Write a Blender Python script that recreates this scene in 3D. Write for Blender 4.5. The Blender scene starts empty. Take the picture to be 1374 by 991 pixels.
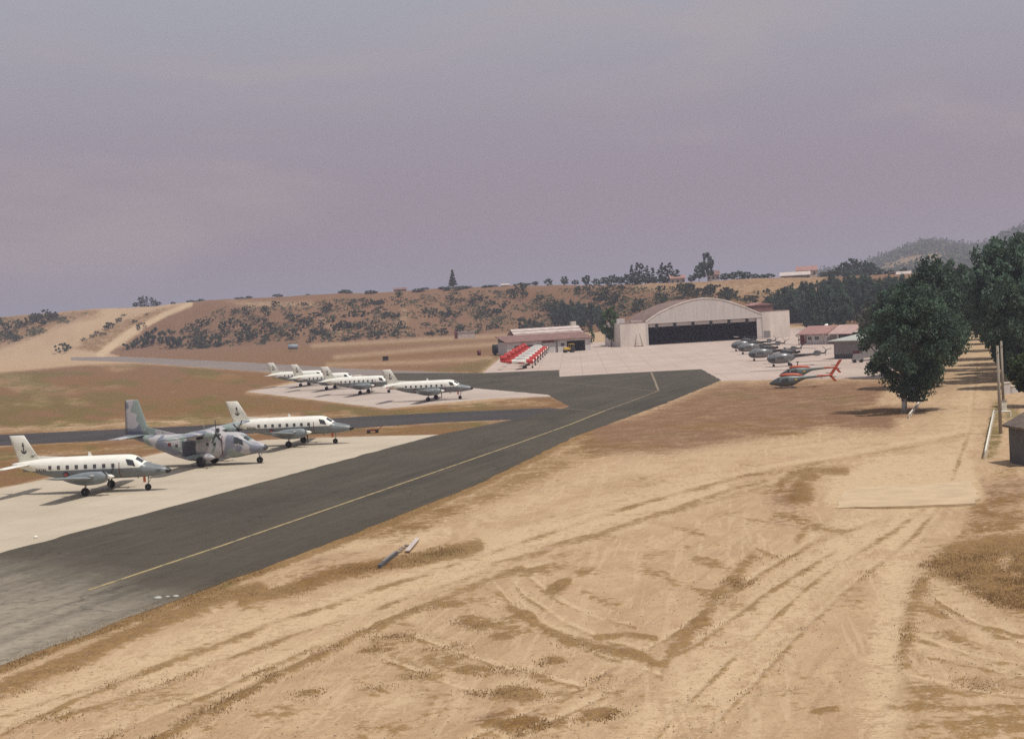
import bpy, bmesh, math, random
import numpy as np
from mathutils import Vector, Matrix, noise as mnoise

random.seed(7)
RNG = np.random.default_rng(11)
scene = bpy.context.scene
COL = scene.collection
rad = math.radians

# ------------------------------------------------------------------ camera
W0, H0 = 1374.0, 991.0
F = 1900.0
CAM_H = 13.3
PITCH = math.atan(83.0 / F)
ROLL = rad(3.2)
cR, sR = math.cos(ROLL), math.sin(ROLL)
R0 = np.array([1.0, 0, 0])
FW = np.array([0, math.cos(PITCH), -math.sin(PITCH)])
UP = np.array([0, math.sin(PITCH), math.cos(PITCH)])

def ray(px, py):
    dx, dy = px - W0 / 2, py - H0 / 2
    u = dx * cR - dy * sR
    v = dx * sR + dy * cR
    d = FW * F + R0 * u - UP * v
    return d / np.linalg.norm(d)

def G(px, py, z=0.0):
    """the point at height z seen at photo pixel (px, py)"""
    d = ray(px, py)
    t = (z - CAM_H) / d[2]
    return Vector((d[0] * t, d[1] * t, z))

def azel(px, py):
    d = ray(px, py)
    return math.atan2(d[0], d[1]), math.atan2(d[2], math.hypot(d[0], d[1]))

def project(X, Y, Z):
    X, Y, Z = np.asarray(X, float), np.asarray(Y, float), np.asarray(Z, float) - CAM_H
    fz = Y * FW[1] + Z * FW[2]
    uz = Y * UP[1] + Z * UP[2]
    ok = fz > 1.0
    fz = np.where(ok, fz, 1.0)
    u, v = F * X / fz, -F * uz / fz
    dx = u * cR + v * sR
    dy = -u * sR + v * cR
    px, py = dx + W0 / 2, dy + H0 / 2
    return np.where(ok, px, -9999), np.where(ok, py, -9999)

cam_d = bpy.data.cameras.new('camera')
cam = bpy.data.objects.new('camera', cam_d)
COL.objects.link(cam)
xa = cR * R0 - sR * UP
ya = sR * R0 + cR * UP
za = -FW
m = Matrix.Identity(4)
for i in range(3):
    m[i][0], m[i][1], m[i][2] = xa[i], ya[i], za[i]
m[2][3] = CAM_H
cam.matrix_world = m
cam_d.sensor_fit = 'HORIZONTAL'
cam_d.sensor_width = 36.0
cam_d.lens = F / W0 * 36.0
cam_d.clip_start = 0.5
cam_d.clip_end = 30000
scene.camera = cam

# ------------------------------------------------------------------ helpers
def tag(o, label=None, cat=None, group=None, kind=None):
    if label: o['label'] = label
    if cat: o['category'] = cat
    if group: o['group'] = group
    if kind: o['kind'] = kind
    return o

def empty(name, loc, rotz=0.0):
    o = bpy.data.objects.new(name, None)
    COL.objects.link(o)
    o.location = loc
    o.rotation_euler = (0, 0, rotz)
    o.empty_display_size = 0.5
    return o

def thing(name, label, cat, loc=(0, 0, 0), rotz=0.0, group=None):
    return tag(empty(name, loc, rotz), label, cat, group)

def link_mesh(name, me, mat, parent=None):
    o = bpy.data.objects.new(name, me)
    COL.objects.link(o)
    if mat is not None:
        me.materials.clear()
        for mm in (mat if isinstance(mat, (list, tuple)) else [mat]):
            me.materials.append(mm)
    if parent is not None:
        o.parent = parent
    return o

def copy_tree(o, parent=None):
    c = o.copy()
    COL.objects.link(c)
    if parent is not None:
        c.parent = parent
    for ch in list(o.children):
        copy_tree(ch, c)
    return c

class MB:
    """collects shapes into one mesh"""
    def __init__(self):
        self.v, self.f, self.mi, self.sm = [], [], [], []
    def add(self, vs, fs, mi=0, smooth=False):
        b = len(self.v)
        self.v += [tuple(p) for p in vs]
        for f in fs:
            self.f.append(tuple(b + i for i in f)); self.mi.append(mi); self.sm.append(smooth)
        return self
    def box(self, c, s, mi=0, rz=0.0, taper=1.0):
        hx, hy, hz = s[0] / 2, s[1] / 2, s[2] / 2
        vs = []
        for z, k in ((-hz, 1), (hz, taper)):
            for x, y in ((-hx, -hy), (hx, -hy), (hx, hy), (-hx, hy)):
                x, y = x * k, y * k
                vs.append((c[0] + x * math.cos(rz) - y * math.sin(rz), c[1] + x * math.sin(rz) + y * math.cos(rz), c[2] + z))
        return self.add(vs, [(0, 3, 2, 1), (4, 5, 6, 7), (0, 1, 5, 4), (1, 2, 6, 5), (2, 3, 7, 6), (3, 0, 4, 7)], mi)
    def tube(self, p0, p1, r0, r1=None, n=10, mi=0, smooth=True):
        r1 = r0 if r1 is None else r1
        p0, p1 = Vector(p0), Vector(p1)
        d = (p1 - p0).normalized()
        a = d.orthogonal().normalized(); b = d.cross(a)
        vs = []
        for p, r in ((p0, r0), (p1, r1)):
            for i in range(n):
                t = 2 * math.pi * i / n
                vs.append(p + a * math.cos(t) * r + b * math.sin(t) * r)
        fs = [(i, (i + 1) % n, n + (i + 1) % n, n + i) for i in range(n)]
        self.add(vs, fs, mi, smooth)
        self.add(vs[:n], [tuple(reversed(range(n)))], mi)
        self.add(vs[n:], [tuple(range(n))], mi)
        return self
    def ellipsoid(self, c, r, n=12, k=8, mi=0):
        vs, fs = [], []
        for j in range(k + 1):
            p = math.pi * j / k
            for i in range(n):
                t = 2 * math.pi * i / n
                vs.append((c[0] + r[0] * math.sin(p) * math.cos(t), c[1] + r[1] * math.sin(p) * math.sin(t), c[2] + r[2] * math.cos(p)))
        for j in range(k):
            for i in range(n):
                fs.append((j * n + i, (j + 1) * n + i, (j + 1) * n + (i + 1) % n, j * n + (i + 1) % n))
        return self.add(vs, fs, mi, True)
    def prism(self, pts, y0, y1, mi=0, frame=None):
        """polygon pts (x,z) pulled from y0 to y1"""
        n = len(pts)
        vs = [(x, y0, z) for x, z in pts] + [(x, y1, z) for x, z in pts]
        fs = [tuple(range(n)), tuple(reversed(range(n, 2 * n)))]
        fs += [(i, n + i, n + (i + 1) % n, (i + 1) % n) for i in range(n)]
        return self.add(vs, fs, mi)
    def mesh(self, name):
        me = bpy.data.meshes.new(name)
        me.from_pydata(self.v, [], self.f)
        me.polygons.foreach_set('use_smooth', self.sm)
        me.polygons.foreach_set('material_index', self.mi)
        bm = bmesh.new(); bm.from_mesh(me)
        bmesh.ops.remove_doubles(bm, verts=bm.verts, dist=1e-5)
        bmesh.ops.recalc_face_normals(bm, faces=bm.faces)
        bm.to_mesh(me); bm.free()
        return me
    def build(self, name, mat, parent=None):
        return link_mesh(name, self.mesh(name), mat, parent)

# lofted bodies: stations (x, zc, half width, half height, exponent)
def st_at(S, x):
    xs = [s[0] for s in S]
    if xs[0] > xs[-1]:
        S = S[::-1]; xs = xs[::-1]
    return tuple(float(np.interp(x, xs, [s[k] for s in S])) for k in range(1, 5))

def st_pt(S, x, t, off=0.0):
    zc, hw, hh, n = st_at(S, x)
    c, s = math.cos(t), math.sin(t)
    return (x, (hw + off) * math.copysign(abs(c) ** (2 / n), c), zc + (hh + off) * math.copysign(abs(s) ** (2 / n), s))

def smooth_st(S, k=4):
    """resample stations along a smooth curve"""
    S = sorted(S)
    A = np.array(S, float)
    out = []
    n = len(A)
    for i in range(n - 1):
        p0, p1, p2, p3 = A[max(i - 1, 0)], A[i], A[i + 1], A[min(i + 2, n - 1)]
        d1 = (p2 - p0) / max(p2[0] - p0[0], 1e-6) * (p2[0] - p1[0])
        d2 = (p3 - p1) / max(p3[0] - p1[0], 1e-6) * (p2[0] - p1[0])
        for j in range(k):
            t = j / k
            h = (2 * t**3 - 3 * t**2 + 1) * p1 + (t**3 - 2 * t**2 + t) * d1 + (-2 * t**3 + 3 * t**2) * p2 + (t**3 - t**2) * d2
            h[0] = p1[0] + t * (p2[0] - p1[0])
            h[2] = max(h[2], 0.01); h[3] = max(h[3], 0.01)
            out.append(tuple(h))
    out.append(tuple(A[-1]))
    return out

def loft(mb, S, seg=24, mi=0):
    vs, fs = [], []
    for s in S:
        for i in range(seg):
            vs.append(st_pt([s, s], s[0], 2 * math.pi * i / seg) if False else _ring(s, 2 * math.pi * i / seg))
    for j in range(len(S) - 1):
        for i in range(seg):
            fs.append((j * seg + i, (j + 1) * seg + i, (j + 1) * seg + (i + 1) % seg, j * seg + (i + 1) % seg))
    mb.add(vs, fs, mi, True)
    mb.add(vs[:seg], [tuple(range(seg))], mi)
    mb.add(vs[-seg:], [tuple(range(seg))], mi)
    return mb

def _ring(s, t):
    x, zc, hw, hh, n = s
    c, q = math.cos(t), math.sin(t)
    return (x, hw * math.copysign(abs(c) ** (2 / n), c), zc + hh * math.copysign(abs(q) ** (2 / n), q))

def loft_patch(S, x0, x1, t0, t1, off=0.012, nx=4, nt=4, xt=0.0):
    """a pane lying on a lofted body, x0..x1 by angle t0..t1, xt slants the ends"""
    mb = MB()
    vs = []
    for o in (off, -0.02):
        for i in range(nx + 1):
            for j in range(nt + 1):
                a = t0 + (t1 - t0) * j / nt
                x = x0 + (x1 - x0) * i / nx + xt * (j / nt)
                vs.append(st_pt(S, x, a, o))
    n = (nx + 1) * (nt + 1)
    fs = []
    for i in range(nx):
        for j in range(nt):
            a = i * (nt + 1) + j
            fs.append((a, a + 1, a + nt + 2, a + nt + 1))
    ring = [i * (nt + 1) for i in range(nx + 1)] + [nx * (nt + 1) + j for j in range(1, nt + 1)] + \
           [i * (nt + 1) + nt for i in range(nx - 1, -1, -1)] + [j for j in range(nt - 1, 0, -1)]
    for k in range(len(ring)):
        a, b = ring[k], ring[(k + 1) % len(ring)]
        fs.append((a, b, n + b, n + a))
    mb.add(vs, fs, 0, False)
    return mb

def side_z(S, x, z):
    """angle on the starboard side (y<0) whose height is z"""
    zc, hw, hh, n = st_at(S, x)
    r = max(-0.999, min(0.999, (z - zc) / hh))
    q = math.copysign(abs(r) ** (n / 2), r)
    return math.pi - math.asin(q)

FOIL = [(0, 0), (.02, .3), (.08, .58), (.2, .9), (.35, 1.0), (.6, .75), (.85, .3), (1, .02)]
def foil_pts(le, chord, thick, axis):
    pts = []
    seq = FOIL + [(a, -b) for a, b in reversed(FOIL[1:-1])]
    for a, b in seq:
        p = [le[0] - a * chord, le[1], le[2]]
        p[2 if axis == 'z' else 1] += b * thick * chord / 2
        pts.append(tuple(p))
    return pts

def wing(mb, sections, axis='z', mi=0):
    """sections: (le point, chord, thickness ratio)"""
    rings = [foil_pts(le, c, t, axis) for le, c, t in sections]
    n = len(rings[0])
    vs = [p for r in rings for p in r]
    fs = []
    for j in range(len(rings) - 1):
        for i in range(n):
            fs.append((j * n + i, j * n + (i + 1) % n, (j + 1) * n + (i + 1) % n, (j + 1) * n + i))
    mb.add(vs, fs, mi, True)
    mb.add(rings[0], [tuple(range(n))], mi)
    mb.add(rings[-1], [tuple(range(n))], mi)
    return mb

def text_mesh(txt, size):
    cu = bpy.data.curves.new('lettering', 'FONT')
    cu.body = txt; cu.size = size; cu.align_x = 'CENTER'; cu.align_y = 'CENTER'
    cu.offset = size * 0.02
    o = bpy.data.objects.new('lettering', cu)
    COL.objects.link(o)
    bpy.context.view_layer.update()
    me = bpy.data.meshes.new_from_object(o.evaluated_get(bpy.context.evaluated_depsgraph_get()))
    bpy.data.objects.remove(o); bpy.data.curves.remove(cu)
    return me

def text_on(S, txt, size, x, z, side, mat, parent, name):
    me = text_mesh(txt, size)
    bm = bmesh.new(); bm.from_mesh(me)
    bmesh.ops.subdivide_edges(bm, edges=[e for e in bm.edges if e.calc_length() > size * .3], cuts=2)
    for v in bm.verts:
        xx = x + v.co.x * (1 if side < 0 else -1)
        zz = z + v.co.y
        a = side_z(S, xx, zz)
        p = st_pt(S, xx, a, 0.012)
        v.co = (p[0], p[1] if side < 0 else -p[1], p[2])
    bm.to_mesh(me); bm.free()
    return link_mesh(name, me, mat, parent)

# ------------------------------------------------------------------ materials
def new_mat(name):
    mt = bpy.data.materials.new(name); mt.use_nodes = True
    nt = mt.node_tree
    return mt, nt, nt.nodes, nt.links, nt.nodes['Principled BSDF']

def N(nt, t, **kw):
    n = nt.nodes.new(t)
    for k, v in kw.items():
        if k.startswith('i_'):
            n.inputs[k[2:]].default_value = v
        else:
            setattr(n, k, v)
    return n

def math_n(nt, op, a, b=None, c=None, clamp=False):
    n = nt.nodes.new('ShaderNodeMath'); n.operation = op; n.use_clamp = clamp
    for i, x in enumerate((a, b, c)):
        if x is None: continue
        if isinstance(x, (int, float)): n.inputs[i].default_value = x
        else: nt.links.new(x, n.inputs[i])
    return n.outputs[0]

def mix_n(nt, fac, a, b, mode='MIX'):
    n = nt.nodes.new('ShaderNodeMix'); n.data_type = 'RGBA'; n.blend_type = mode
    if isinstance(fac, (int, float)): n.inputs[0].default_value = fac
    else: nt.links.new(fac, n.inputs[0])
    for i, x in ((6, a), (7, b)):
        if isinstance(x, (tuple, list)): n.inputs[i].default_value = (*x[:3], 1)
        else: nt.links.new(x, n.inputs[i])
    return n.outputs[2]

def noise_n(nt, vec, scale, detail=4, rough=0.55, dist=0.0):
    n = N(nt, 'ShaderNodeTexNoise')
    n.inputs['Scale'].default_value = scale
    n.inputs['Detail'].default_value = detail
    n.inputs['Roughness'].default_value = rough
    n.inputs['Distortion'].default_value = dist
    if vec is not None: nt.links.new(vec, n.inputs['Vector'])
    return n.outputs['Fac']

def step_n(nt, x, lo, hi):
    n = N(nt, 'ShaderNodeMapRange', interpolation_type='SMOOTHSTEP')
    nt.links.new(x, n.inputs[0])
    n.inputs[1].default_value = lo; n.inputs[2].default_value = hi
    return n.outputs[0]

def plain(name, col, rough=0.5, var=0.12, scale=3.0, metal=0.0, spec=0.5, streak=None):
    """paint or plaster with uneven wear"""
    mt, nt, nd, lk, b = new_mat(name)
    tc = N(nt, 'ShaderNodeTexCoord')
    vec = tc.outputs['Object']
    if streak:
        mp = N(nt, 'ShaderNodeMapping'); mp.inputs['Scale'].default_value = streak
        lk.new(vec, mp.inputs['Vector']); vec = mp.outputs['Vector']
    f = noise_n(nt, vec, scale, 5, 0.6)
    f2 = step_n(nt, f, 0.3, 0.7)
    d = tuple(c * (1 - var) for c in col); l = tuple(min(1, c * (1 + var * .5)) for c in col)
    lk.new(mix_n(nt, f2, d, l), b.inputs['Base Color'])
    b.inputs['Roughness'].default_value = rough
    b.inputs['Metallic'].default_value = metal
    b.inputs['Specular IOR Level'].default_value = spec
    return mt

M = {}
M['white_paint'] = plain('white_paint', (.78, .77, .70), .4, .06, 1.5)
M['grey_paint'] = plain('grey_paint', (.20, .225, .235), .45, .15, 1.5)
M['black_paint'] = plain('black_paint', (.018, .018, .02), .5, .2)
M['glass'] = plain('cabin_glass', (.05, .055, .06), .12, .2)
M['window_dark'] = plain('cabin_window_glass', (.085, .085, .085), .2, .2)
M['rubber'] = plain('rubber', (.02, .02, .02), .8, .2)
M['steel'] = plain('steel', (.35, .35, .34), .4, .2)
M['orange'] = plain('orange_paint', (.6, .14, .04), .5, .1)
M['red'] = plain('red_paint', (.50, .045, .035), .4, .15, 1.0)
M['navy'] = plain('navy_paint', (.03, .035, .08), .5, .1)
M['letters'] = plain('black_lettering', (.02, .022, .03), .6, .1)
M['prop'] = plain('propeller_metal', (.03, .03, .033), .4, .1)
M['silver_grey'] = plain('silver_grey_paint', (.18, .185, .19), .3, .2, 1.2, metal=.25)
M['heli_dark'] = plain('dark_grey_metal', (.06, .062, .065), .5, .2)
M['heli_green'] = plain('grey_green_paint', (.115, .145, .14), .4, .2, 1.2)
M['red_orange'] = plain('red_orange_paint', (.45, .085, .04), .45, .15)
M['yellow'] = plain('yellow_paint', (.62, .40, .06), .45, .15)
M['plaster'] = plain('cream_plaster', (.66, .585, .52), .85, .20, .25, streak=(1, 1, .25))
M['plaster_white'] = plain('white_plaster', (.55, .52, .50), .85, .18, .4, streak=(1, 1, .3))
M['corr_grey'] = plain('grey_corrugated_metal', (.55, .50, .47), .6, .12, .5, streak=(4, 1, .3))
M['roof_red'] = plain('red_brown_roof', (.215, .118, .10), .8, .22, .6)
M['roof_brown'] = plain('weathered_brown_roof', (.21, .135, .112), .8, .25, .5)
M['roof_pink'] = plain('faded_red_roof', (.33, .18, .155), .8, .15, .6)
M['roof_pale_red'] = plain('pale_red_roof', (.44, .30, .265), .8, .15, .6)  # paler red for the roof of the open house wing
M['hut_roof'] = plain('dark_roof_boards', (.13, .10, .08), .85, .3, 1.5, streak=(3, 1, 1))
M['roof_pale'] = plain('pale_metal_roof', (.53, .45, .41), .6, .2, .8)
M['roof_grey'] = plain('grey_metal_roof', (.42, .42, .38), .6, .15, .6)
M['dark_inside'] = plain('dark_interior', (.035, .042, .045), .9, .3, .4)  # shade of enclosed interiors put into a near-black colour
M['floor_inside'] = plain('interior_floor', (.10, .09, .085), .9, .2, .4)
M['wood'] = plain('grey_wood', (.25, .21, .17), .85, .25, 2, streak=(1, 1, .2))
M['pole_wood'] = plain('pole_wood', (.30, .26, .21), .85, .2, 2, streak=(1, 1, .1))
M['white_rail'] = plain('white_rail_paint', (.72, .68, .58), .7, .2, 3)
M['slate'] = plain('dark_grey_boards', (.085, .085, .088), .8, .2, 1.5)
M['grey_wall'] = plain('grey_board_wall', (.22, .205, .20), .85, .15, .8)
M['tarp'] = plain('dark_tarpaulin', (.02, .02, .022), .7, .3, 1.0)
M['dark_red'] = plain('dark_red_paint', (.14, .025, .02), .6, .2)
M['camo_shade'] = plain('dark_camo_and_wing_shade', (.065, .068, .09), .6, .2)
M['canvas'] = plain('light_grey_canopy', (.55, .53, .50), .8, .15, 1.0)  # plain light grey for the trainer canopies
M['pale_blue'] = plain('pale_blue_paint', (.25, .29, .34), .6, .15)

def two_tone():
    """white upper, grey lower, grey all round the nose, black nose tip"""
    mt, nt, nd, lk, b = new_mat('two_tone_aircraft_paint')
    tc = N(nt, 'ShaderNodeTexCoord'); sp = N(nt, 'ShaderNodeSeparateXYZ')
    lk.new(tc.outputs['Object'], sp.inputs[0])
    x, z = sp.outputs['X'], sp.outputs['Z']
    lim = math_n(nt, 'ADD', 1.97, math_n(nt, 'MULTIPLY', step_n(nt, x, 3.9, 4.6), .6))
    lim = math_n(nt, 'ADD', lim, math_n(nt, 'MULTIPLY', step_n(nt, x, -2.8, -7.0), -.02))
    up = step_n(nt, math_n(nt, 'SUBTRACT', z, lim), -.012, .012)
    f = step_n(nt, noise_n(nt, tc.outputs['Object'], 1.4, 5, .6), .3, .7)
    white = mix_n(nt, f, (.74, .72, .65), (.80, .79, .72))
    grey = mix_n(nt, f, (.145, .162, .168), (.185, .205, .21))
    c = mix_n(nt, up, grey, white)
    c = mix_n(nt, step_n(nt, x, 6.0, 6.02), c, (.015, .015, .017))
    lk.new(c, b.inputs['Base Color'])
    b.inputs['Roughness'].default_value = .38
    return mt
M['two_tone'] = two_tone()

def camo():
    mt, nt, nd, lk, b = new_mat('disruptive_camouflage_paint')
    tc = N(nt, 'ShaderNodeTexCoord')
    mp = N(nt, 'ShaderNodeMapping'); mp.inputs['Location'].default_value = (3.1, .7, 5.2)
    mp.inputs['Scale'].default_value = (.7, 1, 1)
    lk.new(tc.outputs['Object'], mp.inputs['Vector'])
    v = mp.outputs['Vector']
    a = noise_n(nt, v, .55, 1.5, .4, .6)
    mp2 = N(nt, 'ShaderNodeMapping'); mp2.inputs['Location'].default_value = (13.1, 4.7, 1.2)
    lk.new(tc.outputs['Object'], mp2.inputs['Vector'])
    b2 = noise_n(nt, mp2.outputs['Vector'], .48, 1.5, .4, .6)
    c = mix_n(nt, step_n(nt, a, .50, .52), (.40, .385, .395), (.155, .17, .22))
    c = mix_n(nt, step_n(nt, b2, .535, .555), c, (.205, .26, .24))
    f = step_n(nt, noise_n(nt, tc.outputs['Object'], 2.5, 5, .6), .3, .7)
    c = mix_n(nt, math_n(nt, 'MULTIPLY', f, .18), c, (.4, .38, .38))
    lk.new(c, b.inputs['Base Color'])
    b.inputs['Roughness'].default_value = .5
    return mt
M['camo'] = camo()

def foliage(name, c0, c1, c2=None):
    """leaf material: tone differs leaf by leaf (a value stored per leaf)"""
    mt, nt, nd, lk, b = new_mat(name)
    at = N(nt, 'ShaderNodeAttribute', attribute_name='tone')
    oi = N(nt, 'ShaderNodeObjectInfo')
    c = mix_n(nt, at.outputs['Fac'], c0, c1)
    hsv = N(nt, 'ShaderNodeHueSaturation')
    lk.new(c, hsv.inputs['Color'])
    lk.new(math_n(nt, 'ADD', .75, math_n(nt, 'MULTIPLY', oi.outputs['Random'], .5)), hsv.inputs['Value'])
    lk.new(math_n(nt, 'ADD', .485, math_n(nt, 'MULTIPLY', oi.outputs['Random'], .03)), hsv.inputs['Hue'])
    lk.new(hsv.outputs['Color'], b.inputs['Base Color'])
    b.inputs['Roughness'].default_value = .65
    b.inputs['Specular IOR Level'].default_value = .25
    tr = N(nt, 'ShaderNodeBsdfTranslucent'); lk.new(hsv.outputs['Color'], tr.inputs['Color'])
    ms = N(nt, 'ShaderNodeMixShader'); ms.inputs[0].default_value = .32
    lk.new(b.outputs[0], ms.inputs[1]); lk.new(tr.outputs[0], ms.inputs[2])
    lk.new(ms.outputs[0], nd['Material Output'].inputs['Surface'])
    return mt
M['leaf_dark'] = foliage('dark_green_leaves', (.022, .046, .036), (.110, .172, .108))
M['leaf_green'] = foliage('green_leaves', (.035, .065, .026), (.11, .17, .06))
M['leaf_scrub'] = foliage('grey_green_scrub', (.040, .056, .028), (.125, .145, .072))
M['leaf_olive'] = foliage('olive_grey_leaves', (.08, .085, .065), (.16, .16, .12))
M['bark'] = plain('bark', (.09, .07, .055), .9, .3, 3)
M['lime_wash'] = plain('whitewashed_bark', (.42, .40, .36), .9, .25, 3)
# ------------------------------------------------------------------ terrain
BASE_PX = [(-400, 494), (-60, 480), (0, 479), (100, 475), (160, 472), (300, 466), (400, 462), (500, 457), (600, 451), (700, 447), (800, 446), (900, 444),
           (1000, 441), (1080, 436), (1200, 428), (1374, 418), (1700, 400)]
CREST_PX = [(-400, 444), (-60, 427), (0, 425), (60, 420), (130, 414), (200, 411), (260, 405), (300, 402), (400, 397), (500, 392), (600, 386), (700, 383), (800, 383), (900, 379),
            (1000, 375), (1100, 372), (1200, 368), (1374, 360), (1700, 341)]
HILL_PX = [(700, 391), (1040, 378), (1120, 366), (1165, 356), (1180, 350), (1210, 337), (1245, 325), (1270, 328), (1300, 332), (1325, 329), (1345, 318), (1374, 306),
           (1450, 290), (1600, 300), (1900, 310)]
_b = [(azel(x, y)[0], math.hypot(*G(x, y)[:2])) for x, y in BASE_PX]
BASE_AZ = np.array([a for a, _ in _b]); BASE_R = np.array([r for _, r in _b])
W_SLOPE = 125.0
_c = [azel(x, y) for x, y in CREST_PX]
CREST_AZ = np.array([a for a, _ in _c])
CREST_Z = np.array([CAM_H + (np.interp(a, BASE_AZ, BASE_R) + W_SLOPE) * math.tan(e) for a, e in _c])
_h = [azel(x, y) for x, y in HILL_PX]
HILL_R = 2500.0
HILL_AZ = np.array([a for a, _ in _h]); HILL_Z = np.array([CAM_H + HILL_R * math.tan(e) for _, e in _h])

def sstep(x, a=0.0, b=1.0):
    t = np.clip((x - a) / (b - a), 0, 1)
    return t * t * (3 - 2 * t)

def vnoise(x, y, s, seed=0):
    """smooth value noise, vectorised"""
    x = np.asarray(x, float) / s + seed * 17.31; y = np.asarray(y, float) / s - seed * 9.7
    xi, yi = np.floor(x), np.floor(y)
    fx, fy = x - xi, y - yi
    fx = fx * fx * (3 - 2 * fx); fy = fy * fy * (3 - 2 * fy)
    def hsh(a, b):
        q = np.sin(a * 127.1 + b * 311.7 + seed * 74.7) * 43758.5453
        return q - np.floor(q)
    return (hsh(xi, yi) * (1 - fx) + hsh(xi + 1, yi) * fx) * (1 - fy) + (hsh(xi, yi + 1) * (1 - fx) + hsh(xi + 1, yi + 1) * fx) * fy

def fbm(x, y, s, oct=4, seed=0):
    t = 0; a = .5; n = 0
    for o in range(oct):
        t = t + a * vnoise(x, y, s / 2 ** o, seed + o); n += a; a *= .5
    return t / n

def height(X, Y):
    X = np.asarray(X, float); Y = np.asarray(Y, float)
    az = np.arctan2(X, Y); R = np.hypot(X, Y)
    rb = np.interp(az, BASE_AZ, BASE_R)
    zc = np.interp(az, CREST_AZ, CREST_Z)
    gul = (fbm(X, Y, 70, 4, 3) - .5)
    t = (R - rb + gul * 50) / W_SLOPE
    prof = np.clip(t, 0, 1)
    prof = .55 * sstep(prof) + .45 * prof ** .8
    z = zc * prof
    on = sstep(t, 0, .25)
    z = z + on * (fbm(X, Y, 28, 4, 9) - .5) * 3.2 * (1 - .6 * sstep(t, .8, 1.2))
    z = z - sstep(t, 1.05, 5) * 2.5
    hz = np.interp(az, HILL_AZ, HILL_Z)
    hz = hz + (fbm(X, Y, 500, 5, 21) - .5) * 14
    t2 = sstep(R, 1500, HILL_R); t3 = sstep(R, HILL_R, 4500)
    z = np.where(R > 1500, z * (1 - t2) + hz * t2 * (1 - .75 * t3) + z * t3 * 0.1, z)
    near = az_ok(az)
    return np.where(near, z, 0.0)

def az_ok(az):
    return np.abs(az) < 1.2

def on_ground(px, py):
    """terrain point seen at a pixel"""
    d = ray(px, py)
    if d[2] < -1e-4:
        t0 = (0 - CAM_H) / d[2]
        if height(d[0] * t0, d[1] * t0) < .02 and t0 < 560:
            return Vector((d[0] * t0, d[1] * t0, 0))
    t = np.arange(100, 3200, 1.0)
    X, Y, Z = d[0] * t, d[1] * t, CAM_H + d[2] * t
    hit = np.nonzero(Z <= height(X, Y))[0]
    if len(hit) == 0: return None
    k = hit[0]
    return Vector((X[k], Y[k], float(height(X[k], Y[k]))))

# ------------------------------------------------------------------ what lies where on the ground
def seg_dist(px, py, pts, closed):
    P = list(pts) + ([pts[0]] if closed else [])
    best = np.full(px.shape, 1e9)
    for (ax, ay), (bx, by) in zip(P[:-1], P[1:]):
        dx, dy = bx - ax, by - ay
        L = dx * dx + dy * dy + 1e-9
        t = np.clip(((px - ax) * dx + (py - ay) * dy) / L, 0, 1)
        best = np.minimum(best, np.hypot(px - ax - t * dx, py - ay - t * dy))
    return best

def inside(px, py, pts):
    r = np.zeros(px.shape, bool)
    n = len(pts)
    for i in range(n):
        (x1, y1), (x2, y2) = pts[i], pts[(i + 1) % n]
        if y1 == y2: continue
        c = ((y1 > py) != (y2 > py)) & (px < (x2 - x1) * (py - y1) / (y2 - y1) + x1)
        r ^= c
    return r

def area(px, py, pts, soft):
    d = seg_dist(px, py, pts, True)
    d = np.where(inside(px, py, pts), d, -d)
    return sstep(d, -soft, soft)

def stroke(px, py, pts, w, soft=None):
    d = seg_dist(px, py, pts, False)
    soft = w * .8 if soft is None else soft
    return 1 - sstep(d, w - soft, w + soft)

def blob(px, py, cx, cy, rx, ry, rot=0.0):
    c, s = math.cos(rot), math.sin(rot)
    x, y = px - cx, py - cy
    d = np.hypot((x * c + y * s) / rx, (-x * s + y * c) / ry)
    return 1 - sstep(d, .35, 1.15)

ISLAND_A = [(0, 500), (110, 490), (180, 487), (330, 497), (420, 505), (330, 526), (520, 549), (735, 531), (775, 545), (690, 556), (560, 562), (300, 572), (0, 585), (-300, 598), (-300, 505)]
ISLAND_B = [(-300, 612), (0, 599), (200, 588), (480, 572), (700, 562), (590, 584), (470, 586), (358, 590), (217, 607), (0, 655), (-300, 720)]
TAXI_EDGE = [(-40, 912), (0, 895), (127, 848), (229, 811), (330, 772), (430, 735), (560, 686), (640, 650), (720, 612), (790, 577)]

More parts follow.
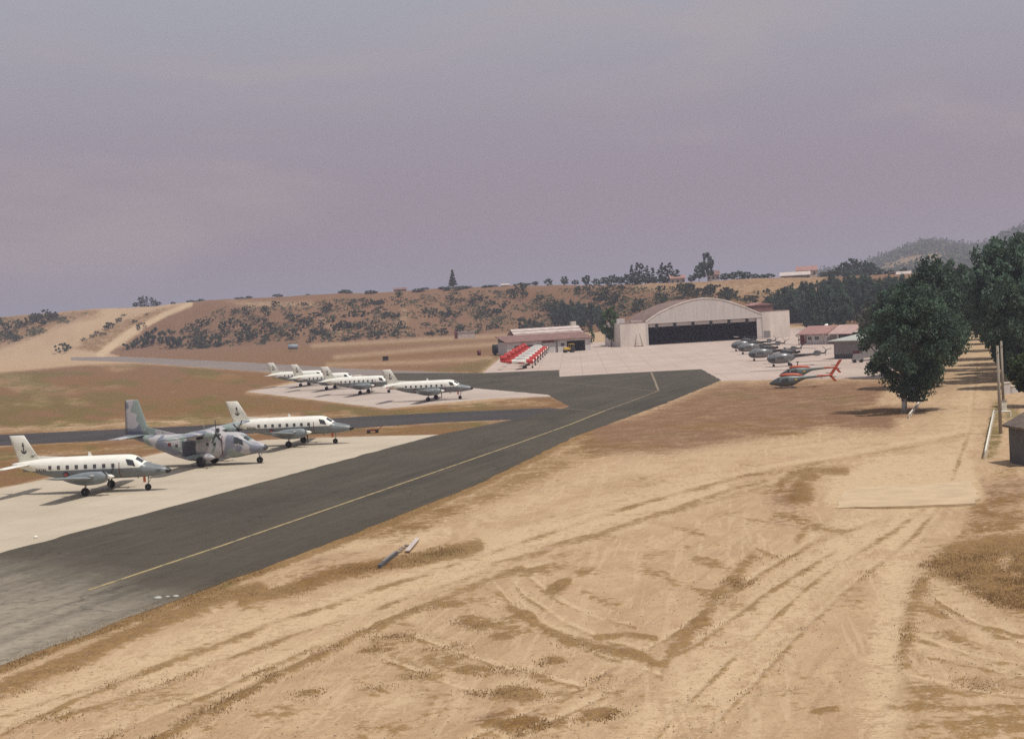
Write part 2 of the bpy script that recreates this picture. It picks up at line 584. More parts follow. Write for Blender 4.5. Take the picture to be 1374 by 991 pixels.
def masks(px, py):
    """R dry grass, G olive grass, B pale sand, A red-mauve soil"""
    z = np.zeros(px.shape)
    R, Gm, B, A = z.copy(), z.copy(), z.copy(), z.copy()
    mx = np.maximum
    # level field between the runways
    fld = mx(area(px, py, ISLAND_A, 4), area(px, py, ISLAND_B, 4))
    R = mx(R, fld * .48); A = mx(A, fld * 1.15)
    for cx, cy, rx, ry, g in ((60, 540, 75, 16, .75), (30, 560, 50, 12, .5), (200, 545, 90, 12, .45), (330, 540, 70, 12, .55), (420, 535, 60, 8, .45), (250, 553, 60, 10, .4), (470, 548, 50, 6, .5), (700, 552, 40, 7, .9), (650, 545, 60, 5, .6),
                              (610, 572, 60, 6, .6), (380, 552, 30, 6, .5), (110, 615, 60, 8, .5), (40, 635, 40, 8, .5)):
        Gm = mx(Gm, g * blob(px, py, cx, cy, rx, ry))
    for cx, cy, rx, ry, g in ((300, 545, 240, 20, .75), (100, 600, 120, 10, .8), (600, 552, 130, 9, .95), (560, 577, 100, 6, .95), (60, 630, 70, 12, .9), (330, 507, 140, 9, .8), (90, 510, 120, 12, .7)):
        R = mx(R, g * blob(px, py, cx, cy, rx, ry))
    B = mx(B, .75 * stroke(px, py, [(-300, 606), (0, 577), (260, 566), (400, 558)], 5, 5))
    B = mx(B, .6 * stroke(px, py, [(-60, 620), (100, 606), (220, 598)], 4, 4))
    # far flats towards the slope
    far = area(px, py, [(-300, 505), (0, 492), (130, 480), (330, 492), (640, 502), (680, 474), (700, 440), (400, 455), (0, 470), (-300, 480)], 6)
    A = mx(A, far * 1.05); R = mx(R, far * .25)
    for p in ([(420, 464), (560, 456), (700, 449)], [(450, 479), (600, 466), (690, 460)], [(440, 489), (560, 486), (660, 480)]):
        B = mx(B, .62 * stroke(px, py, p, 4.0, 4))
    for p in ([(370, 470), (520, 462), (640, 455)], [(440, 485), (600, 473), (690, 468)]):
        R = mx(R, .8 * stroke(px, py, p, 2.5, 2.5))
    Gm = mx(Gm, .7 * area(px, py, [(560, 499), (610, 490), (672, 476), (648, 501)], 4))
    # the slope
    slope = area(px, py, [(150, 476), (420, 462), (700, 447), (1100, 436), (1420, 430), (1420, 345), (1100, 360), (700, 376), (300, 396), (230, 412)], 4)
    R = mx(R, slope * .20); A = mx(A, slope * 1.2)
    B = mx(B, .8 * area(px, py, [(300, 403), (420, 404), (430, 412), (330, 412)], 6))
    for p in ([(530, 440), (540, 425)], [(543, 445), (545, 425), (540, 410)], [(455, 445), (430, 430)]):
        B = mx(B, .6 * stroke(px, py, p, 5, 5))
    plat = area(px, py, [(850, 392), (1000, 398), (1110, 396), (1110, 366), (960, 372), (850, 378)], 4)
    B = mx(B, .38 * plat); A = A * (1 - .25 * plat)
    R = mx(R, .4 * plat)
    A = mx(A, .9 * blob(px, py, 870, 398, 60, 6)); B = mx(B, .5 * blob(px, py, 980, 385, 90, 8))
    # dark rough hillside at the far end, with the two earth roads
    rough = area(px, py, [(-300, 470), (0, 466), (60, 450), (115, 424), (140, 414), (60, 419), (0, 424), (-300, 440)], 4)
    R = mx(R, rough * .6); A = mx(A, rough * .8)
    road1 = area(px, py, [(-300, 505), (-60, 474), (0, 467), (60, 449), (110, 427), (150, 414), (200, 411), (222, 410), (170, 425), (128, 440), (100, 452), (80, 466), (130, 470), (160, 478), (60, 488), (0, 494)], 3)
    keep = 1 - road1
    R, A = R * keep, A * keep; B = mx(B, road1 * .55); A = mx(A, road1 * .45)
    mid = area(px, py, [(100, 468), (128, 444), (170, 428), (215, 413), (238, 412), (190, 438), (150, 462), (136, 474)], 3)
    R = mx(R, mid * .6); A = mx(A, mid * .6); B = B * (1 - .8 * mid)
    r2 = [stroke(px, py, [(134, 477), (150, 464), (170, 449), (186, 440)], 5, 3), stroke(px, py, [(198, 434), (225, 420), (255, 408)], 3.4, 3)]
    for s in r2:
        R, A = R * (1 - s), A * (1 - s); B = mx(B, s)
    # right of the taxiway: worn ground below the helicopter apron
    rb = area(px, py, [(965, 512), (1200, 508), (1175, 545), (1090, 580), (900, 610), (790, 612), (770, 590)], 12)
    A = mx(A, rb * .85)
    for cx, cy, rx, ry, g in ((990, 530, 50, 8, .5), (1120, 535, 50, 9, .5), (1075, 545, 80, 6, .4), (900, 585, 60, 6, .45)):
        Gm = mx(Gm, g * blob(px, py, cx, cy, rx, ry))
    A = mx(A, .9 * stroke(px, py, [(800, 580), (930, 565), (1100, 560), (1190, 565)], 16, 16))
    for cx, cy, rx, ry, g in ((960, 572, 90, 7, .55), (1050, 582, 60, 8, .6), (1060, 565, 70, 5, .45), (850, 598, 60, 8, .4)):
        R = mx(R, g * blob(px, py, cx, cy, rx, ry))
    # verge of the taxiway
    R = mx(R, .95 * stroke(px, py, TAXI_EDGE, 7, 6))
    R = mx(R, .6 * area(px, py, [(430, 737), (640, 655), (790, 582), (830, 600), (700, 660), (560, 715)], 14))
    R = mx(R, .9 * stroke(px, py, [(0, 925), (60, 902), (127, 874), (229, 828), (285, 806), (345, 790)], 11, 9))
    R = mx(R, .95 * stroke(px, py, [(326, 808), (380, 794), (433, 777), (489, 762), (540, 752), (590, 742), (640, 733)], 9, 8))
    A = mx(A, .9 * stroke(px, py, [(410, 780), (470, 764), (520, 756)], 9, 8))
    A = mx(A, .5 * stroke(px, py, [(420, 755), (500, 722), (600, 690)], 16, 14))
    Gm = mx(Gm, .8 * blob(px, py, 305, 784, 16, 5, -.4)); Gm = mx(Gm, .8 * blob(px, py, 110, 862, 14, 4, -.4)); Gm = mx(Gm, .7 * blob(px, py, 60, 880, 14, 4, -.4))
    Gm = mx(Gm, .6 * blob(px, py, 240, 805, 10, 3, -.4)); Gm = mx(Gm, .55 * stroke(px, py, [(560, 746), (610, 738)], 5, 4))
    # bands of tyre-worn sand
    for p, w, g in (([(-100, 990), (100, 925), (300, 860), (500, 800), (680, 735), (820, 690), (960, 650)], 26, .8),
                    ([(100, 991), (330, 900), (560, 812)], 20, .55),
                    ([(300, 758), (450, 735), (600, 715)], 9, .8),
                    ([(860, 1000), (980, 890), (1080, 780), (1150, 715)], 46, .7),
                    ([(1180, 1000), (1190, 880), (1200, 760), (1215, 700)], 30, .75),
                    ([(1240, 690), (1270, 640), (1290, 580), (1300, 520), (1308, 470)], 26, .55),
                    ([(640, 700), (800, 640), (950, 612), (1100, 600), (1260, 590)], 16, .5),
                    ([(690, 780), (720, 830), (790, 870), (860, 900)], 9, .65),
                    ([(1260, 790), (1330, 850), (1400, 880)], 22, .55), ([(1230, 860), (1330, 890), (1400, 915)], 12, .6),
                    ([(540, 905), (700, 925), (820, 945)], 10, .5), ([(400, 960), (560, 935)], 14, .5)):
        B = mx(B, g * stroke(px, py, p, w, w))
    B = mx(B, .8 * area(px, py, [(1105, 683), (1312, 680), (1325, 672), (1300, 600), (1180, 610), (1110, 640)], 10))
    # ruts and clumps of dead weeds
    for p, w, g in (([(-20, 995), (40, 968), (102, 938), (204, 896), (280, 872), (357, 840)], 4, .7),
                    ([(204, 995), (285, 953), (357, 912), (423, 881), (458, 862), (509, 836), (571, 811), (637, 785), (700, 764)], 5, .7),
                    ([(725, 738), (827, 708), (919, 678), (980, 657), (1031, 645)], 3, .55),
                    ([(660, 757), (720, 742), (800, 722)], 3, .5),
                    ([(1010, 745), (985, 775), (960, 800), (935, 838), (910, 868), (890, 892)], 8, .62),
                    ([(700, 828), (745, 852), (800, 868), (850, 880), (885, 892)], 6, .75),
                    ([(800, 855), (850, 853), (880, 858)], 4, .7),
                    ([(1239, 779), (1224, 815), (1220, 845), (1214, 890)], 10, .6),
                    ([(1234, 817), (1285, 832), (1374, 852)], 3, .6), ([(1239, 879), (1300, 893), (1374, 911)], 3, .5),
                    ([(1194, 952), (1290, 955), (1374, 954)], 5, .55), ([(1290, 915), (1374, 925)], 9, .4),
                    ([(1046, 660), (1050, 645), (1071, 633), (1100, 630), (1135, 631)], 6, .75),
                    ([(1040, 690), (1075, 700), (1112, 712), (1135, 716)], 6, .5), ([(1085, 705), (1070, 725)], 5, .5),
                    ([(690, 770), (750, 765), (800, 768)], 5, .5), ([(1015, 735), (1045, 748)], 3, .5)):
        R = mx(R, g * stroke(px, py, p, w, w * .9))
    for cx, cy, rx, ry, rot, g in ((423, 881, 22, 7, -.4, .9), (509, 836, 16, 8, -.4, .9), (560, 815, 22, 7, -.3, .75), (750, 789, 26, 10, -.4, .95), (786, 770, 24, 6, -.2, .7), (710, 828, 20, 9, .5, .95), (690, 818, 16, 8, .5, .7),
                                   (766, 862, 26, 8, .2, .9), (847, 877, 30, 7, .15, .95), (878, 892, 14, 6, 0, .9), (939, 835, 20, 11, -.2, 1), (913, 866, 24, 12, -.2, .75), (990, 784, 20, 10, -.6, .7), (745, 886, 20, 8, 0, .8),
                                   (694, 932, 44, 16, .05, .85), (674, 856, 24, 9, .1, .8), (801, 958, 32, 11, -.2, .9), (1107, 957, 28, 7, -.1, .8), (725, 907, 14, 5, 0, .7), (590, 880, 40, 20, .3, .45), (640, 835, 40, 12, .2, .6),
                                   (1076, 664, 24, 26, .3, .8), (520, 860, 50, 14, -.2, .5), (1085, 640, 20, 10, 0, .8), (880, 745, 30, 6, -.2, .5), (600, 810, 30, 8, -.2, .6), (760, 930, 40, 8, 0, .5), (850, 935, 30, 8, -.2, .4), (620, 870, 20, 8, .3, .6),
                                   (560, 905, 50, 12, 0, .5), (640, 900, 40, 10, .1, .6), (500, 925, 30, 8, 0, .5), (410, 930, 24, 7, -.3, .5), (940, 950, 40, 8, 0, .35), (1060, 930, 50, 8, 0, .35), (690, 970, 60, 12, 0, .7)):
        R = mx(R, g * blob(px, py, cx, cy, rx, ry, rot))
    A = mx(A, .7 * blob(px, py, 690, 965, 70, 18)); A = mx(A, .6 * blob(px, py, 1060, 665, 44, 34)); A = mx(A, .5 * blob(px, py, 1070, 700, 60, 14))
    weed = area(px, py, [(1240, 758), (1262, 738), (1290, 722), (1340, 716), (1400, 715), (1400, 838), (1340, 812), (1300, 788), (1262, 772)], 20)
    R = mx(R, weed); A = mx(A, weed * .35)
    s = .45 * blob(px, py, 1350, 752, 16, 20, .3) + .35 * blob(px, py, 1366, 772, 14, 12)
    R = R * (1 - np.clip(s, 0, 1)); B = mx(B, s)
    # right verge of the earth road
    v = area(px, py, [(1318, 615), (1326, 555), (1334, 535), (1350, 535), (1345, 580), (1340, 612)], 6)
    Gm = mx(Gm, .75 * v); R = mx(R, .55 * v)
    Gm = mx(Gm, .8 * area(px, py, [(1345, 548), (1365, 546), (1374, 560), (1350, 566)], 4))
    A = mx(A, .6 * area(px, py, [(1312, 640), (1380, 640), (1380, 716), (1290, 720)], 14)); R = mx(R, .45 * area(px, py, [(1300, 670), (1380, 660), (1380, 720), (1285, 722)], 14))
    # the corner tree's cast shadow painted into the soil tone
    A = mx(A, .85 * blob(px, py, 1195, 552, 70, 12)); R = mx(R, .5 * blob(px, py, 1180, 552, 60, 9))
    A = mx(A, .4 * blob(px, py, 1260, 520, 60, 20))
    Gm = mx(Gm, .7 * area(px, py, [(1095, 459), (1130, 455), (1118, 470), (1085, 464)], 3))
    # wheel tracks: a pale pressed line with a darker weedy lip
    for p in ([(-30, 962), (150, 903), (350, 834), (520, 777), (700, 721), (850, 671), (1000, 631), (1150, 606), (1290, 578)],
              [(-30, 990), (170, 926), (370, 853), (540, 795), (720, 738), (870, 688), (1020, 649), (1110, 628)],
              [(100, 1000), (260, 930), (420, 862), (590, 800), (740, 752)],
              [(600, 1000), (760, 930), (900, 850), (1010, 770), (1090, 720), (1180, 692)],
              [(640, 1005), (795, 938), (935, 858), (1040, 782), (1120, 730)],
              [(860, 1000), (960, 900), (1040, 820), (1120, 750), (1200, 705), (1270, 650), (1300, 570), (1309, 480)],
              [(925, 1000), (1012, 910), (1088, 830), (1162, 762), (1232, 706), (1285, 640)],
              [(648, 762), (684, 806), (735, 842), (800, 872), (885, 903)], [(664, 752), (702, 794), (750, 828), (812, 856), (870, 872)], [(705, 770), (745, 800), (800, 826), (850, 836)],
              [(560, 850), (640, 880), (730, 905), (830, 925)], [(520, 880), (610, 915), (720, 940)],
              [(1255, 800), (1320, 838), (1400, 868)], [(1232, 850), (1310, 876), (1400, 895)], [(1225, 905), (1310, 925), (1400, 935)]):
        B = mx(B, (.55 + .4 * vnoise(px, py, 60, 7)) * stroke(px, py, p, 3.4, 3.0))
        off = [(x + 2.5, y + 6.5) for x, y in p]
        k = .22 + .5 * vnoise(px, py, 40, 6)
        R = mx(R, k * stroke(px, py, off, 3.0, 2.8))
    fg = sstep(py, 560, 640)
    R = R * (1 + .34 * fg)
    far_ = 1 - fg
    A = A * (1 - .72 * np.clip(B, 0, 1)); R = R * (1 - .45 * far_ * np.clip(B, 0, 1))
    # the level field: bands of straw, olive and bare earth
    v = vnoise(px, py * 6, 70, 12) * .6 + vnoise(px, py * 5, 26, 13) * .4
    A = A * (1 - fld * .45 * sstep(v, .45, .75)); R = np.where(fld > .3, R * (.55 + .9 * v), R)
    v2 = vnoise(px + 300, py * 5, 55, 15) * .6 + vnoise(px, py * 5, 20, 16) * .4
    Gm = mx(Gm, fld * .85 * sstep(v2, .50, .72))
    return R, Gm, B, A

# ------------------------------------------------------------------ ground sheet: rings about the camera foot
def ground_mesh():
    fine = np.radians(np.arange(-21.5, 21.51, 0.085))
    side = np.radians(np.array([22, 23, 25, 28, 32, 38, 46, 56, 68, 80, 95, 110, 130, 150, 170]))
    az = np.concatenate([-side[::-1], fine, side])
    r1 = [6, 12, 20, 28]
    vv = np.arange(CAM_H * F / 34.0, CAM_H * F / 470.0, -1)  # placeholder
    rows = list(CAM_H * F / np.arange(660, 38, -2.2))
    rows = r1 + [r for r in rows if r > 30]
    rr = rows[-1]
    rows += list(np.arange(rr + 4, 960, 4.0)) + list(np.arange(965, 1500, 25)) + list(np.arange(1500, 3000, 22)) + [3100, 3300, 3600, 4000, 4600, 5500, 7000, 9000, 11500]
    rows = np.array(rows)
    A, Rr = np.meshgrid(az, rows)
    X, Y = (np.sin(A) * Rr), (np.cos(A) * Rr)
    Z = height(X, Y)
    px, py = project(X, Y, Z)
    sel = (px > -350) & (px < 1750) & (py > 250) & (py < 1300) & (Rr < 1400)
    R, Gm, B, Am = [np.zeros(X.shape) for _ in range(4)]
    # rows behind the crest get no painting of what lies in front of it
    a, b, c, d = masks(px[sel], py[sel])
    R[sel], Gm[sel], B[sel], Am[sel] = a, b, c, d
    beyond = (Rr > np.interp(A, BASE_AZ, BASE_R) + W_SLOPE * 1.15)
    w = sstep(Rr, 1300, 1500)
    R = np.where(beyond, np.maximum(R * (1 - w), .5 * w + .3 * (1 - w)), R)
    Am = np.where(beyond, .5, Am); Gm = np.where(Rr > 1450, .62, Gm); B = np.where(Rr > 1450, .2, B)
    # low relief where the ground is bare sand and weeds
    rel = sstep(py, 560, 640) * np.where(sel, 1, 0) * (Rr < 180)
    tax = area(px[sel], py[sel], [(-400, 1060), (0, 893), (430, 733), (770, 585), (965, 510), (1200, 508), (1200, 300), (-400, 300)], 1)
    td = np.zeros(X.shape); dd = seg_dist(px[sel], py[sel], [(-400, 1060), (0, 893), (430, 733), (770, 585), (965, 510)], False)
    td[sel] = np.where(tax < .5, sstep(dd, 4, 30), 0)
    slab = np.zeros(X.shape)
    slab[sel] = 1 - area(px[sel], py[sel], [(1090, 690), (1090, 630), (1330, 620), (1330, 690)], 8)
    sand_ = td * slab * sstep(py, 590, 640) * (Rr < 200)
    R = np.maximum(R, sand_ * .50 * sstep(fbm(X, Y, 7, 5, 61), .46, .76) * (1 - .85 * B))
    R = np.maximum(R, sand_ * .60 * sstep(fbm(X * 1.6 + Y * .5, Y * .5 - X * .2, 2.6, 4, 67), .52, .78) * (1 - .9 * B))
    A = np.maximum(A, sand_ * .42 * sstep(fbm(X, Y, 16, 4, 71), .48, .66) * (1 - .8 * B))
    rel = rel * td * slab
    Z = Z + rel * ((fbm(X, Y, 9, 4, 31) - .5) * .34 + (fbm(X, Y, 1.6, 3, 37) - .5) * .12 + R * .07 - .05 * B)
    nr, na = X.shape
    verts = np.stack([X, Y, Z], -1).reshape(-1, 3)
    i, j = np.meshgrid(np.arange(nr - 1), np.arange(na - 1), indexing='ij')
    q = np.stack([i * na + j, i * na + j + 1, (i + 1) * na + j + 1, (i + 1) * na + j], -1).reshape(-1, 4)
    me = bpy.data.meshes.new('ground')
    me.vertices.add(len(verts)); me.vertices.foreach_set('co', verts.ravel().astype(np.float32))
    nq = len(q)
    me.loops.add(nq * 4); me.loops.foreach_set('vertex_index', q[:, ::-1].ravel().astype(np.int32))
    me.polygons.add(nq); me.polygons.foreach_set('loop_start', (np.arange(nq) * 4).astype(np.int32))
    me.polygons.foreach_set('use_smooth', np.ones(nq, bool))
    me.update(); me.validate()
    at = me.color_attributes.new('cover', 'FLOAT_COLOR', 'POINT')
    at.data.foreach_set('color', np.stack([R, Gm, B, Am], -1).reshape(-1).astype(np.float32))
    return me

def ground_mat():
    mt, nt, nd, lk, b = new_mat('dry_ground')
    geo = N(nt, 'ShaderNodeNewGeometry')
    pos = geo.outputs['Position']
    at = N(nt, 'ShaderNodeAttribute', attribute_name='cover')
    sp = N(nt, 'ShaderNodeSeparateColor'); lk.new(at.outputs['Color'], sp.inputs[0])
    R, Gc, B, A = sp.outputs[0], sp.outputs[1], sp.outputs[2], at.outputs['Alpha']
    n_big = noise_n(nt, pos, .05, 5, .6)
    n_mid = noise_n(nt, pos, .35, 6, .65, .4)
    n_fin = noise_n(nt, pos, 2.2, 5, .65)
    n_spk = noise_n(nt, pos, 9.0, 3, .7)
    # streaks running along the direction of travel
    def along(az, sx, sy):
        m1 = N(nt, 'ShaderNodeMapping'); m1.inputs['Rotation'].default_value = (0, 0, az); lk.new(pos, m1.inputs['Vector'])
        m2 = N(nt, 'ShaderNodeMapping'); m2.inputs['Scale'].default_value = (sx, sy, 1); lk.new(m1.outputs['Vector'], m2.inputs['Vector'])
        return m2.outputs['Vector']
    n_str = noise_n(nt, along(rad(24), 1.8, .10), .9, 6, .65, .5)
    n_st2 = noise_n(nt, along(rad(8), 2.6, .22), .8, 5, .6, .8)
    sand = mix_n(nt, step_n(nt, n_mid, .3, .7), (.375, .252, .148), (.465, .330, .200))
    sand = mix_n(nt, math_n(nt, 'MULTIPLY', step_n(nt, n_str, .50, .62), .42), sand, (.31, .205, .118))
    sand = mix_n(nt, math_n(nt, 'MULTIPLY', step_n(nt, n_st2, .47, .38), .40), sand, (.54, .40, .26))
    sand = mix_n(nt, math_n(nt, 'MULTIPLY', step_n(nt, n_fin, .55, .70), .30), sand, (.30, .195, .11))
    sand = mix_n(nt, math_n(nt, 'MULTIPLY', step_n(nt, n_big, .45, .7), .35), sand, (.41, .275, .175))
    def cov(m, k, n, lo, hi):
        n = step_n(nt, n, .40, .60)
        return step_n(nt, math_n(nt, 'ADD', m, math_n(nt, 'MULTIPLY', math_n(nt, 'SUBTRACT', n, .5), k)), lo, hi)
    n_mix = math_n(nt, 'ADD', math_n(nt, 'ADD', math_n(nt, 'MULTIPLY', n_mid, .34), math_n(nt, 'MULTIPLY', n_fin, .40)), math_n(nt, 'MULTIPLY', n_spk, .26))
    c = sand
    pale = cov(B, .7, n_mix, .25, .85)
    c = mix_n(nt, math_n(nt, 'MULTIPLY', pale, .85), c, mix_n(nt, step_n(nt, n_fin, .3, .7), (.48, .350, .214), (.555, .418, .265)))
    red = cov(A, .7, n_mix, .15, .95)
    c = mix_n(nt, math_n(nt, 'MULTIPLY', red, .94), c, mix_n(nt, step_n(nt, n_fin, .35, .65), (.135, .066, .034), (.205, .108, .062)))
    dry = cov(R, 1.0, n_mix, .28, .88)
    c = mix_n(nt, math_n(nt, 'MULTIPLY', dry, .80), c, mix_n(nt, step_n(nt, n_fin, .35, .65), (.130, .066, .018), (.225, .128, .040)))
    grn = cov(Gc, .9, n_mix, .36, .8)
    c = mix_n(nt, math_n(nt, 'MULTIPLY', grn, .7), c, mix_n(nt, step_n(nt, n_fin, .35, .65), (.090, .078, .020), (.150, .124, .038)))
    # pebbles and grit
    c = mix_n(nt, math_n(nt, 'MULTIPLY', step_n(nt, n_spk, .56, .68), .42), c, (.60, .47, .33))
    c = mix_n(nt, math_n(nt, 'MULTIPLY', step_n(nt, n_spk, .42, .32), .50), c, (.16, .10, .055))
    lk.new(c, b.inputs['Base Color'])
    b.inputs['Roughness'].default_value = .95
    b.inputs['Specular IOR Level'].default_value = .1
    bp = N(nt, 'ShaderNodeBump'); bp.inputs['Strength'].default_value = .55; bp.inputs['Distance'].default_value = .12
    lk.new(math_n(nt, 'ADD', n_fin, math_n(nt, 'MULTIPLY', n_mid, 1.5)), bp.inputs['Height'])
    lk.new(bp.outputs[0], b.inputs['Normal'])
    return mt

ground = link_mesh('ground', ground_mesh(), ground_mat())
tag(ground, kind='structure')

# ------------------------------------------------------------------ pavements
def sheet(name, pix, z, mat, jit=0.12, stepm=1.2, kind='structure', seed=1):
    """a thin paved sheet with slightly ragged edges; pix are photo pixels"""
    rn = random.Random(seed)
    P = [G(x, y) for x, y in pix]
    out = []
    for a, b in zip(P, P[1:] + P[:1]):
        L = (b - a).length
        n = max(1, min(160, int(L / stepm)))
        nrm = Vector((-(b - a).y, (b - a).x, 0)).normalized()
        ph = rn.random() * 100
        for k in range(n):
            t = k / n
            d = 0 if k == 0 else jit * (mnoise.noise(Vector((k * .35 + ph, seed, 0))) * 1.6 + rn.uniform(-.35, .35))
            out.append(a.lerp(b, t) + nrm * d)
    bm = bmesh.new()
    vs = [bm.verts.new((p.x, p.y, z)) for p in out]
    f = bm.faces.new(vs)
    if f.normal.z < 0: f.normal_flip()
    bmesh.ops.triangulate(bm, faces=bm.faces)
    g = bmesh.ops.extrude_face_region(bm, geom=bm.faces[:])
    for e in g['geom']:
        if isinstance(e, bmesh.types.BMVert): e.co.z = -.15
    bmesh.ops.recalc_face_normals(bm, faces=bm.faces)
    me = bpy.data.meshes.new(name); bm.to_mesh(me); bm.free()
    return tag(link_mesh(name, me, mat), kind=kind)

TAXI_DIR = math.atan2(690.0 / F, 1.0)          # azimuth of the taxiway
def asphalt(name, lo, hi, worn, wornpos=None, tex_az=TAXI_DIR):
    mt, nt, nd, lk, b = new_mat(name)
    geo = N(nt, 'ShaderNodeNewGeometry'); pos = geo.outputs['Position']
    mr = N(nt, 'ShaderNodeMapping'); mr.inputs['Rotation'].default_value = (0, 0, tex_az); lk.new(pos, mr.inputs['Vector'])
    mp = N(nt, 'ShaderNodeMapping'); mp.inputs['Scale'].default_value = (1.3, .11, 1)
    lk.new(mr.outputs['Vector'], mp.inputs['Vector'])
    st = noise_n(nt, mp.outputs['Vector'], .55, 5, .6, .2)
    bg = noise_n(nt, pos, .07, 5, .6)
    fn = noise_n(nt, pos, 1.6, 5, .7)
    c = mix_n(nt, step_n(nt, bg, .3, .7), lo, hi)
    c = mix_n(nt, math_n(nt, 'MULTIPLY', step_n(nt, st, .5, .72), .5), c, tuple(x * 1.45 for x in hi))
    c = mix_n(nt, math_n(nt, 'MULTIPLY', step_n(nt, st, .46, .3), .45), c, tuple(x * .6 for x in lo))
    c = mix_n(nt, math_n(nt, 'MULTIPLY', step_n(nt, fn, .52, .72), .40), c, tuple(x * 1.55 for x in hi))
    if wornpos:
        # older, dustier surface towards the near end
        sp = N(nt, 'ShaderNodeSeparateXYZ'); lk.new(pos, sp.inputs[0])
        y = math_n(nt, 'ADD', sp.outputs['Y'], math_n(nt, 'MULTIPLY', math_n(nt, 'SUBTRACT', bg, .5), 34))
        y = math_n(nt, 'ADD', y, math_n(nt, 'MULTIPLY', sp.outputs['X'], 1.15))
        w = step_n(nt, y, wornpos[1], wornpos[0])
        wv = step_n(nt, math_n(nt, 'ADD', math_n(nt, 'MULTIPLY', fn, .5), math_n(nt, 'MULTIPLY', bg, .5)), .38, .62)
        c = mix_n(nt, math_n(nt, 'MULTIPLY', w, math_n(nt, 'ADD', .35, math_n(nt, 'ADD', math_n(nt, 'MULTIPLY', step_n(nt, st, .35, .62), .3), math_n(nt, 'MULTIPLY', wv, .35)))), c, worn)
    c = mix_n(nt, math_n(nt, 'MULTIPLY', step_n(nt, fn, .44, .30), .45), c, tuple(x * .5 for x in lo))
    # paving lanes and repairs laid at different times
    sx_ = N(nt, 'ShaderNodeSeparateXYZ'); lk.new(mr.outputs['Vector'], sx_.inputs[0])
    cc = N(nt, 'ShaderNodeCombineXYZ'); lk.new(math_n(nt, 'FLOOR', math_n(nt, 'DIVIDE', sx_.outputs['X'], 3.7)), cc.inputs[0]); lk.new(math_n(nt, 'FLOOR', math_n(nt, 'DIVIDE', sx_.outputs['Y'], 31.0)), cc.inputs[1])
    wn = N(nt, 'ShaderNodeTexWhiteNoise'); lk.new(cc.outputs[0], wn.inputs['Vector'])
    c = mix_n(nt, math_n(nt, 'MULTIPLY', wn.outputs['Value'], .30), c, tuple(x * 1.5 for x in hi))
    # sealed cracks and seams
    vo = N(nt, 'ShaderNodeTexVoronoi', feature='DISTANCE_TO_EDGE'); vo.inputs['Scale'].default_value = .085
    wob = N(nt, 'ShaderNodeVectorMath', operation='ADD'); nn = N(nt, 'ShaderNodeTexNoise'); nn.inputs['Scale'].default_value = .5; nn.inputs['Detail'].default_value = 4
    lk.new(pos, nn.inputs['Vector'])
    sc3 = N(nt, 'ShaderNodeVectorMath', operation='SCALE'); sc3.inputs['Scale'].default_value = 3.0; lk.new(nn.outputs['Color'], sc3.inputs[0])
    lk.new(pos, wob.inputs[0]); lk.new(sc3.outputs[0], wob.inputs[1]); lk.new(wob.outputs[0], vo.inputs['Vector'])
    c = mix_n(nt, math_n(nt, 'MULTIPLY', step_n(nt, vo.outputs['Distance'], .010, .004), .32), c, tuple(x * .45 for x in lo))
    lk.new(c, b.inputs['Base Color'])
    b.inputs['Roughness'].default_value = .85
    b.inputs['Specular IOR Level'].default_value = .3
    bp = N(nt, 'ShaderNodeBump'); bp.inputs['Strength'].default_value = .25; bp.inputs['Distance'].default_value = .02
    lk.new(fn, bp.inputs['Height']); lk.new(bp.outputs[0], b.inputs['Normal'])
    return mt

